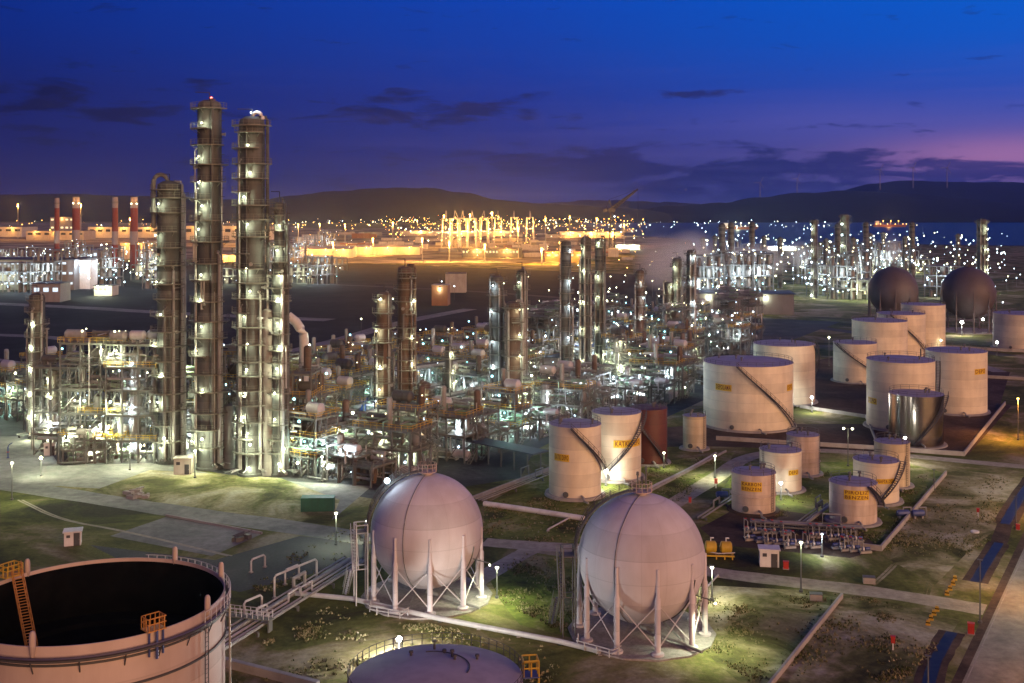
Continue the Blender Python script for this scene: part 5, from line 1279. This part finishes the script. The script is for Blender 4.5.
# ------------------------------------------------------------------ the orange port
def port():
    rs = random.Random(21); n = 0
    def mast(px, py, hpx, col='sod', pw=100000, label='tall sodium light mast in the orange port', group='sodium masts of the orange port', r=1.3):
        p = G(px, py); h = hpx/F*p.y; t = thing('light_mast', label, 'light mast', p, 0, group)
        mb = MB(); mb.lathe([(.6, 0), (.25, h)], 8); mb.build('pole', 'pipe', t); mb = MB(); mb.lathe([(1.6, h-.3), (1.6, h), (.3, h+.3)], 10); mb.build('head_ring', 'steel', t)
        bulb((0, -.9, h-.8), col, t, r); light((0, -1.4, h-3.2), pw, col, t, 1.)
    for px, py, hp in ((347, 248, 24), (392, 252, 30), (300, 246, 22), (442, 246, 31), (470, 250, 36), (495, 254, 42), (545, 250, 32), (595, 248, 30), (520, 258, 30), (330, 262, 20), (420, 262, 24), (452, 262, 20), (560, 262, 20), (610, 256, 24), (375, 256, 18), (280, 258, 20), (570, 240, 24), (625, 246, 22), (500, 240, 24), (415, 238, 18), (318, 240, 16), (482, 262, 18), (540, 264, 16)):
        mast(px+rs.uniform(-3, 3), py, hp, 'sod', 62000*rs.uniform(.5, 1.6))
    for px, py in ((18, 240), (81, 240), (-40, 240), (130, 242), (215, 244), (250, 246)): mast(px, py, 36 if px < 100 else 24, 'sod', 120000, 'tall sodium mast along the orange washed warehouse', 'masts by the orange warehouse')
    # containers, sheds, gantries
    for i in range(90):
        px = rs.uniform(285, 640); py = rs.uniform(232, 260)
        if 285 < px < 470 and py > 252: py -= 8
        p = G(px, py); nx = rs.randint(1, 4); hh = rs.choice((1, 1, 2, 2, 3, 4))*2.6; mat = rs.choice(('container', 'containergrey', 'containergrey', 'beige', 'beige', 'wallgrey'))
        t = thing('container_stack', 'container stack among the sodium masts of the port, '+where(p), 'containers', p, rs.choice((0, .1, .5)), 'container stacks '+where(p))
        for k in range(nx):
            mb = MB(); mb.box((k*13.2, 0, hh/2), (12.2, rs.choice((5, 10, 16)), hh*rs.choice((1, 1, .7)))); mb.build('container', mat, t, smooth=0)
    hall('dark cargo shed with a dotted row of lamps along its edge', 462, 522, 258, 9, 40, 'darkroof', 'darkroof', 1, 18, 'e_winwarm', 2, 'sod', 30000)
    hall('orange lit transit shed at the port front', 300, 352, 258, 9, 40, 'beige', 'containergrey', 0, 0, 'e_win', 3, 'sod', 8000, gable=True)
    hall('second orange lit transit shed by the mast line', 356, 420, 255, 8, 40, 'beige', 'containergrey', 0, 0, 'e_win', 3, 'sod', 8000, gable=True)
    hall('red tinted open store right of the cargo shed', 545, 590, 262, 10, 26, 'container', 'container', 1, 6, 'e_winwarm', 3, 'sod', 16000)
    hall('long pale quay warehouse behind the gantries', 400, 520, 236, 5, 70, 'beige', 'containergrey', 1, 14, 'e_winwarm', 3, 'sod', 36000)
    hall('yellow lit quay warehouse behind the dark column trio', 560, 622, 238, 6, 60, 'beige', 'containergrey', 1, 8, 'e_winwarm', 3, 'sod', 36000)
    hall('green lit low shed by the crane', 615, 640, 250, 5, 20, 'beige', 'darkroof', 1, 6, 'e_winwarm', 2, 'warm', 16000)
    t0 = None
    for px, py in ((446, 248), (455, 249), (463, 247), (472, 248), (484, 246), (498, 243), (514, 242), (530, 242)):
        p = G(px, py)
        if t0 is None:
            t = thing('gantry_crane', '', 'crane', p, .1); hh = 45; mb = MB()
            for x in (-7, 7):
                for y in (-9, 9): mb.bar((x, y, 0), (x*.8, y, hh), 1.3)
                mb.bar((x, -9, 6), (x, 9, 6), 1.); mb.bar((x*.8, -9, hh), (x*.8, 9, hh), 1.2); mb.bar((x, -9, 0), (x*.8, 9, hh), .6)
            mb.bar((-7, -9, 24), (7, -9, 24), .9); mb.build('frame', 'pipewhite', t)
            mb = MB(); mb.bar((0, -26, hh), (0, 34, hh), 1.6); mb.bar((0, -9, hh), (0, 0, hh+12), .8); mb.bar((0, 0, hh+12), (0, 26, hh), .5); mb.build('boom', 'pipewhite', t)
            for x, y, z in ((-7, -10, 26), (7, -10, 38), (0, -22, 43), (-7, -10, 12), (6, -10, 20)): bulb((x, y, z), 'sod', t, .9)
            light((0, -16, 30), 60000, 'sod', t, 1.); t0 = t; o = t
        else: o = copy_tree(t0, p, rs.uniform(-.2, .3))
        tag(o, 'pale lit quay gantry in the port, standing in the row beside the long quay warehouse', 'crane', 'gantries of the port row')
port()
def crane():
    d = 1500.; c = A(612, 0, d).xy.to_3d(); t = thing('harbour_crane', 'dark harbour crane with long raised boom against the sky', 'crane', c)
    mb = MB(); zt = H
    for x in (-4, 4):
        for y in (-4, 4): mb.bar((x, y, 0), (x*.5, y*.5, zt), 1.)
    for z in range(6, 50, 8): mb.bar((-4, -4, z), (4, -4, z+8), .6); mb.bar((4, -4, z), (-4, -4, z+8), .6)
    mb.build('tower', 'steeldark', t)
    mb = MB(); mb.box((0, 0, zt+2.5), (9, 7, 5)); mb.build('cab', 'steeldark', t)
    a = Vector((0, 0, zt+4)); b = Vector(((638-612)/F*d, 0, H+(HY-189)/F*d)); nrm = Vector((-(b-a).z, 0, (b-a).x)).normalized()*2.2; mb = MB()
    for s in (-1.5, 1.5): mb.bar(a+Vector((0, s, 0))+nrm, b+Vector((0, s*.3, 0)), 1.5); mb.bar(a+Vector((0, s, 0))-nrm, b+Vector((0, s*.3, 0)), 1.5)
    for k in range(12): p0 = a+(b-a)*k/12; p1 = a+(b-a)*(k+1)/12; q = 1-k/12; mb.bar(p0+nrm*q, p1-nrm*q, .9); mb.bar(p0-nrm*q, p1+nrm*q, .5)
    mb.build('boom', 'steeldark', t); mb = MB(); top = Vector((-4, 0, zt+17)); mb.bar((0, 0, zt+5), top, .9); mb.bar(top, b, .25); mb.bar(top, (-9, 0, zt+3), .5); mb.build('mast', 'steeldark', t)
    mb = MB(); mb.box((-9, 0, zt+2.5), (5, 5, 4)); mb.build('counterweight', 'steeldark', t); mb = MB(); mb.tube([b, b-Vector((0, 0, 40))], .15, 4); mb.build('hoist_rope', 'steeldark', t)
    bulb((3, -4, zt-6), 'cool', t, .8)
crane()
# ------------------------------------------------------------------ far plants to the right: towers with strings of lamps
def far_tower(seed, h, r, nl, col):
    rs = random.Random(seed); t = thing('lit_tower', '', 'tower', (0, 0, 0)); mb = MB(); mb.lathe([(r*1.1, 0), (r, 2), (r, h), (r*.4, h+r*.6), (.02, h+r*.7)], 14); mb.build('shell', 'clad', t)
    for z in range(8, int(h), 9): mb = MB(); mb.arc(r, r+1.4, z, z+.4, 0, 2*PI, 12); mb.build('platform', 'grating', t)
    for k in range(nl): bulb(pol(r+1.6, rs.uniform(-1.4, 1.4), h*(k+.7)/nl), rs.choice((col, 'dim', 'dimcool')), t, rs.choice((.35, .5)))
    return t
def far_frame(seed, w, d, zs, nl, col):
    rs = random.Random(seed); t = thing('process_structure', '', 'steel frame', (0, 0, 0)); mb = MB(); top = zs[-1]
    for i in range(4):
        for y in (-d/2, d/2): mb.box((-w/2+w*i/3, y, top/2), (.6, .6, top))
    for z in zs: mb.box((0, 0, z), (w, d, .5))
    mb.build('frame', 'steel', t)
    for i, z in enumerate([0]+zs[:-1]):
        for k in range(3):
            mb = MB(); hh = rs.uniform(3, 7); rr = rs.uniform(1, 1.8); mb.lathe([(rr, z), (rr, z+hh), (rr*.5, z+hh+.6), (.02, z+hh+.8)], 10, (-w/2+w*(k+.5)/3, rs.uniform(-2, 2), 0)); mb.build('vessel', 'cladlight', t)
    for k in range(nl): bulb((rs.uniform(-w/2, w/2), -d/2-.6, rs.uniform(2, top+2)), rs.choice((col, 'dim', 'dimcool', 'teal', 'dimcool')), t, rs.choice((.25, .35, .5)))
    light((0, -d/2-5, top*.6), 5200, 'warm' if col == 'warm' else 'cool', t, .4)
    return t
FT = [far_tower(1, 46, 2.3, 9, 'cool'), far_tower(2, 36, 1.8, 7, 'warm')]
FF = [far_frame(4, 22, 12, [7, 14, 20], 9, 'cool'), far_frame(5, 28, 12, [6, 12], 8, 'warm'), far_frame(6, 18, 12, [7, 14, 21, 28], 10, 'cool')]
used = set(); farobj = {}
def far(lst, k, px, py, label, group):
    p = G(px, py)
    if (id(lst), k) not in used: used.add((id(lst), k)); o = lst[k]; o.location = p; o.rotation_euler = (0, 0, facing(p))
    else: o = copy_tree(lst[k], p, facing(p))
    tag(o, label, o['category']); farobj.setdefault(label, []).append(o); return o
rs = random.Random(77)
for i in range(44):
    px = rs.choice((rs.gauss(745, 32), rs.gauss(860, 26), rs.uniform(690, 960))); py = rs.uniform(268, 300) if px > 690 else 285
    if 862 < px < 925 and py > 275: py = 272
    k = rs.randint(0, 2); p = G(px, py); nm = ('low', 'broad', 'tall')[k]; side = 'beside the quay shed' if px < 800 else 'behind the dark gas spheres' if px > 862 else 'between quay shed and dark spheres'
    far(FF, k, px, py, f'{nm} lamp dotted steel frame of the far plant {side}', 0)
for px, py, k in ((731, 284, 0), (715, 282, 1), (752, 280, 0), (764, 284, 1), (703, 288, 1), (838, 290, 0), (853, 288, 1), (826, 292, 1), (866, 280, 0), (870, 276, 1), (912, 280, 0), (905, 284, 1), (883, 272, 1), (958, 278, 1), (780, 288, 1), (722, 292, 0)):
    side = 'beside the quay shed' if px < 800 else 'behind the dark gas spheres' if px > 862 else 'between quay shed and dark spheres'
    far(FT, k, px, py, f'{("cool", "warm", "great")[k]} lit lamp strung tower of the far plant {side}', 0)
for lab, os_ in farobj.items():
    if len(os_) > 1:
        for o in os_: o['group'] = lab
for i, (cx, yb, yt, w, lab) in enumerate(((814, 298, 221, 6, 'tall lamp strung column far off, before the quay shed side of the plant'), (845, 292, 216, 8.5, 'thick far column ringed by white lamps, the widest of the far plant'), (982, 292, 221, 10, 'broad dark chimney with lamps down one edge, far beyond the second dark sphere'))):
    ls = [yt+8+k*(yb-yt)/7. for k in range(7)]
    t, r, h, c = column(lab, cx, yb, yt, w, 'clad', (), pstep=12, npipe=1, crown=False, name='far_column')
    for ly in ls: z = H-(ly-HY)/F*c.y; bulb(pol(r+1.2, .9 if i == 2 else -.5, z), 'warm' if i == 2 else 'cool', t, .55); 
    for ly in ls[::2]: z = H-(ly-HY)/F*c.y; light(pol(r+2.2, .7 if i == 2 else -.4, z), 900, 'warm', t)
# far-left works: lamp dotted frames
farobj2 = {}
for i in range(26):
    px = rs.uniform(-10, 165); py = rs.uniform(262, 292); k = rs.randint(0, 2); p = G(px, py)
    lab = f'{("low", "broad", "tall")[k]} lamp dotted frame of the far works {where(p)}'
    o = copy_tree(FF[k], p, facing(p)); tag(o, lab, o['category']); farobj2.setdefault(lab, []).append(o)
for i in range(18):
    px = rs.choice((rs.uniform(286, 335), rs.uniform(225, 330))); py = rs.uniform(248, 285); k = rs.randint(0, 2); p = G(px, py)
    lab = f'{("low", "broad", "tall")[k]} lamp dotted frame at the port edge {where(p)}'
    o = copy_tree(FF[k], p, facing(p)); tag(o, lab, o['category']); farobj2.setdefault(lab, []).append(o)
for lab, os_ in farobj2.items():
    if len(os_) > 1:
        for o in os_: o['group'] = lab
# street lights that dot the town across the bay, the port and the fields: the nearest 260 are lamps of their own, the rest one mass
def town():
    rs = random.Random(9); near_, far_ = [], []
    def zone(n, x0, x1, y0, y1, cols, dst, h=9):
        for _ in range(n):
            px, py = rs.uniform(x0, x1), rs.uniform(y0, y1)
            if isinstance(h, tuple): z = rs.uniform(*h)
            else: z = h
            dst.append((G(px, py), z, rs.choice(cols)))
    zone(70, 290, 640, 236, 262, ('sod', 'sod', 'sod', 'warm'), near_, (6, 16))
    zone(40, 560, 690, 240, 330, ('sod', 'warm', 'warm'), near_, (5, 12))
    zone(55, 690, 1010, 262, 300, ('cool', 'cool', 'warm'), near_, (4, 18))
    zone(45, -10, 160, 262, 292, ('cool', 'cool', 'cool', 'warm'), near_, (4, 14))
    zone(12, 300, 560, 280, 345, ('cool', 'warm'), near_, (7, 10)); zone(14, 930, 1024, 280, 320, ('cool',), near_, (6, 10))
    zone(220, 0, 640, 221, 236, ('sod', 'sod', 'warm'), far_, (8, 22)); zone(420, 380, 645, 219, 246, ('sod', 'sod', 'warm'), far_, (8, 40)); zone(170, 640, 1024, 217, 221.5, ('warm', 'cool', 'sod'), far_, (6, 30))
    zone(90, 640, 830, 218, 232, ('cool', 'cool', 'warm'), far_, (6, 16)); zone(280, 690, 1010, 240, 298, ('cool', 'cool', 'warm'), far_, (3, 26)); zone(160, -20, 165, 256, 290, ('cool', 'cool', 'warm'), far_, (3, 16)); zone(120, 560, 740, 300, 350, ('cool', 'warm', 'warm'), far_, (2, 14)); zone(60, 880, 1024, 218, 222, ('sod', 'warm', 'sod'), far_, (8, 30)); zone(40, 280, 420, 219, 226, ('warm', 'cool'), far_, (8, 22)); zone(50, 500, 780, 216.6, 219, ('warm', 'cool'), far_, (10, 40))
    lm = {}
    for col in ('sod', 'warm', 'cool'):
        mb = MB(); mb.lathe([(.02, -.33), (.25, -.25), (.33, 0), (.25, .2), (.02, .28)], 6); lm[col] = mb.mesh('lamp', 'e_'+col)
    mb = MB(); mb.lathe([(.1, 0), (.06, 1)], 5); pm = mb.mesh('pole', 'steel')
    word = {'sod': 'orange', 'warm': 'warm white', 'cool': 'bluish white'}
    for p, h, col in near_:
        lab = f'small {word[col]} lamp on a pole {where(p)}'
        t = thing('street_lamp', lab, 'street lamp', p, 0, 'lamps: '+lab); inst('lamp', lm[col], t, (0, 0, h)); o = inst('pole', pm, t, (0, 0, 0)); o.scale = (1, 1, h-.4)
    for col in ('sod', 'warm', 'cool'):
        mb = MB()
        for p, h, c in far_:
            if c == col: s = rs.uniform(.25, 1.)*(.5+p.y/2600.); mb.lathe([(.02, -s), (s*.8, 0), (.02, s)], 5, (p.x, p.y, h))
        struct(mb.build('distant_town_lights', 'e_'+col, smooth=0), 'stuff')
    # lights and wind turbines on the hills
    mb = MB()
    for px, py, d in ((325, 196, 6200), (363, 199, 6100), (404, 204, 6000), (366, 214, 6000), (405, 211, 6000), (884, 199, 6300), (889, 200, 6300), (462, 199, 6200), (355, 216, 5800), (378, 215, 5800), (480, 209, 6000), (112, 209, 6600), (98, 210, 6600), (39, 207, 6700)):
        p = A(px, py, d); mb.lathe([(.02, -2.2), (2, 0), (.02, 2.2)], 5, tuple(p))
    struct(mb.build('distant_town_lights', 'e_cool', smooth=0), 'stuff')
    tb = None
    for px, yb, yt in ((760, 199, 183), (797, 195, 177), (880, 186, 171), (913, 184, 170), (947, 184, 172)):
        d = 7000.; p = A(px, yb, d); h = (yb-yt)/F*d
        if tb is None:
            t = thing('wind_turbine', '', 'wind turbine', p); mb = MB(); mb.lathe([(3, -25), (1.6, h)], 8); mb.build('tower', 'wallgrey', t)
            mb = MB(); mb.box((0, 0, h+1.5), (4, 9, 4)); mb.build('nacelle', 'wallgrey', t)
            for k in range(3):
                a = .5+k*2*PI/3; mb = MB(); mb.bar((0, -6, h+1.5), (42*math.sin(a), -6, h+1.5+42*math.cos(a)), 2.); mb.build('blade', 'wallgrey', t)
            tb = t; o = t
        else: o = copy_tree(tb, p, rs.uniform(-.6, .6))
        tag(o, 'wind turbine on the skyline '+{760: 'over the front hill slope, first of its row', 797: 'on the front hill above the quay shed', 880: 'on the rear hill above the dark sphere', 913: 'on the flat rear ridge, middle of three', 947: 'on the flat rear ridge, last of three'}[px], 'wind turbine')
    def ship(label, px, py, L, col):
        p = G(px, py); t = thing('ship', label, 'ship', p, .05); mb = MB(); hh = L*.07
        mb.add([(-L/2, -L*.07, hh), (L*.42, -L*.07, hh), (L/2, 0, hh*1.25), (L*.42, L*.07, hh), (-L/2, L*.07, hh), (-L*.47, -L*.06, 0), (L*.38, -L*.05, 0), (L*.45, 0, 0), (L*.38, L*.05, 0), (-L*.47, L*.06, 0)], [(0, 1, 2, 3, 4), (0, 5, 6, 1), (1, 6, 7, 2), (2, 7, 8, 3), (3, 8, 9, 4), (4, 9, 5, 0)]); mb.build('hull', 'container', t, smooth=0)
        mb = MB(); mb.box((-L*.38, 0, hh+L*.05), (L*.1, L*.11, L*.1)); mb.build('bridge', 'white', t, smooth=0)
        for x in (-.2, .02, .24): mb = MB(); mb.bar((L*x, 0, hh), (L*x, 0, hh+L*.11), 1.2); mb.build('mast', 'white', t); bulb((L*x, -1.5, hh+L*.1), col, t, 1.5)
        for x in (-.42, -.3, -.1, .12, .34, .44): bulb((L*x, -L*.075, hh+2), col, t, 1.3)
        light((-L*.1, -L*.16, hh+16), 40000, col, t, 2.)
    ship('lit cargo ship at anchor in the bay, warm deck lamps', 740, 229.5, 120, 'warm'); ship('small lit ship near the far shore behind dark spheres', 890, 227, 130, 'sod')
town()
# ------------------------------------------------------------------ steam and grass
def steam():
    m = bpy.data.materials.new('steam'); m.use_nodes = True; n = m.node_tree.nodes; l = m.node_tree.links; n.remove(n['Principled BSDF'])
    v = n.new('ShaderNodeVolumePrincipled'); v.inputs['Color'].default_value = (.95, .95, .95, 1); v.inputs['Anisotropy'].default_value = 0.
    tc = n.new('ShaderNodeTexCoord'); t = n.new('ShaderNodeTexNoise'); l.new(tc.outputs['Object'], t.inputs[0]); t.inputs['Scale'].default_value = .07; t.inputs['Detail'].default_value = 4
    g = n.new('ShaderNodeMapping'); g.inputs['Location'].default_value = (-.5, -.5, -.5); l.new(tc.outputs['Generated'], g.inputs[0])
    ln = n.new('ShaderNodeVectorMath'); ln.operation = 'LENGTH'; l.new(g.outputs[0], ln.inputs[0])
    r1 = ramp(n, l, ln.outputs['Value'], [(.05, (1, 1, 1)), (.48, (0, 0, 0))]); r2 = ramp(n, l, t.outputs[0], [(.42, (0, 0, 0)), (.68, (1, 1, 1))])
    mu = n.new('ShaderNodeMath'); mu.operation = 'MULTIPLY'; l.new(r1.outputs[0], mu.inputs[0]); l.new(r2.outputs[0], mu.inputs[1])
    m2 = n.new('ShaderNodeMath'); m2.operation = 'MULTIPLY'; l.new(mu.outputs[0], m2.inputs[0]); m2.inputs[1].default_value = .28; l.new(m2.outputs[0], v.inputs['Density'])
    l.new(v.outputs[0], n['Material Output'].inputs['Volume']); M['steam'] = m
    for px, py, d, sx, sy, sz in ((660, 262, 640, 36, 26, 38), (690, 250, 700, 40, 26, 30), (752, 262, 760, 56, 34, 30), (798, 254, 800, 22, 18, 24), (893, 250, 800, 16, 14, 26)):
        p = A(px, py, d); p.z = max(p.z, sz/2+1); mb = MB(); N = 12
        mb.lathe([(max(.001, math.sin(PI*i/N)/2), -math.cos(PI*i/N)/2) for i in range(N+1)], 20)
        o = mb.build('steam', 'steam', None, p); o.scale = (sx, sy, sz); struct(o, 'stuff')
steam()
def grass():
    rs = random.Random(3); mb = MB(); dry = MB()
    zones = [([(484, 505), (548, 470), (735, 452), (720, 478), (600, 545), (484, 538)], 2200), ([(700, 520), (742, 470), (905, 470), (945, 480), (882, 550), (735, 530)], 2200), ([(500, 600), (486, 572), (530, 552), (580, 560), (575, 640)], 1500), ([(700, 585), (840, 592), (960, 620), (900, 690), (760, 690), (690, 640)], 1800), ([(905, 480), (1010, 475), (990, 540), (935, 585), (880, 570)], 1600), ([(230, 660), (330, 605), (560, 650), (560, 690), (240, 690)], 1800), ([(300, 545), (370, 520), (372, 560), (240, 600)], 700)]
    for P, n in zones:
        xs = [q[0] for q in P]; ys = [q[1] for q in P]; k = 0; cl = [(rs.uniform(min(xs), max(xs)), rs.uniform(min(ys), max(ys)), rs.uniform(4, 22)) for _ in range(26)]
        while k < n:
            c = rs.choice(cl); px, py = rs.gauss(c[0], c[2]), rs.gauss(c[1], c[2]*.35); k += 1
            if not inpoly(px, py, P): continue
            p = G(px, py)
            if any((p-q[3]).length < q[1]*1.2 for q in list(T.values())) or any((p-q[3]).length < q[1]*1.2 for q in (SP1, SP2)): continue
            for _ in range(3):
                a = rs.uniform(0, 2*PI); hh = rs.uniform(.1, .32); w = rs.uniform(.08, .2); dx, dy = math.cos(a)*w, math.sin(a)*w; ox, oy = rs.uniform(-.3, .3), rs.uniform(-.3, .3)
                (dry if rs.random() < .55 else mb).add([(p.x+ox-dx, p.y+oy-dy, .0), (p.x+ox+dx, p.y+oy+dy, .0), (p.x+ox+dy*.8+dx*.2, p.y+oy-dx*.8, hh)], [(0, 1, 2)])
    o = mb.build('grass_tufts', 'tuft', smooth=0); struct(o, 'stuff'); struct(dry.build('dry_grass_tufts', 'drytuft', smooth=0), 'stuff')
M['drytuft'] = ground_mat('dry_tufts', [(.3, (.2, .18, .08)), (.5, (.32, .28, .14)), (.7, (.42, .38, .24))], .3, 3)
M['tuft'] = ground_mat('grass_tufts', [(.3, (.04, .05, .015)), (.5, (.09, .11, .03)), (.7, (.22, .2, .1))], .3, 3)
grass()
print('objects', len(bpy.data.objects), 'lights', sum(o.type == 'LIGHT' for o in bpy.data.objects))
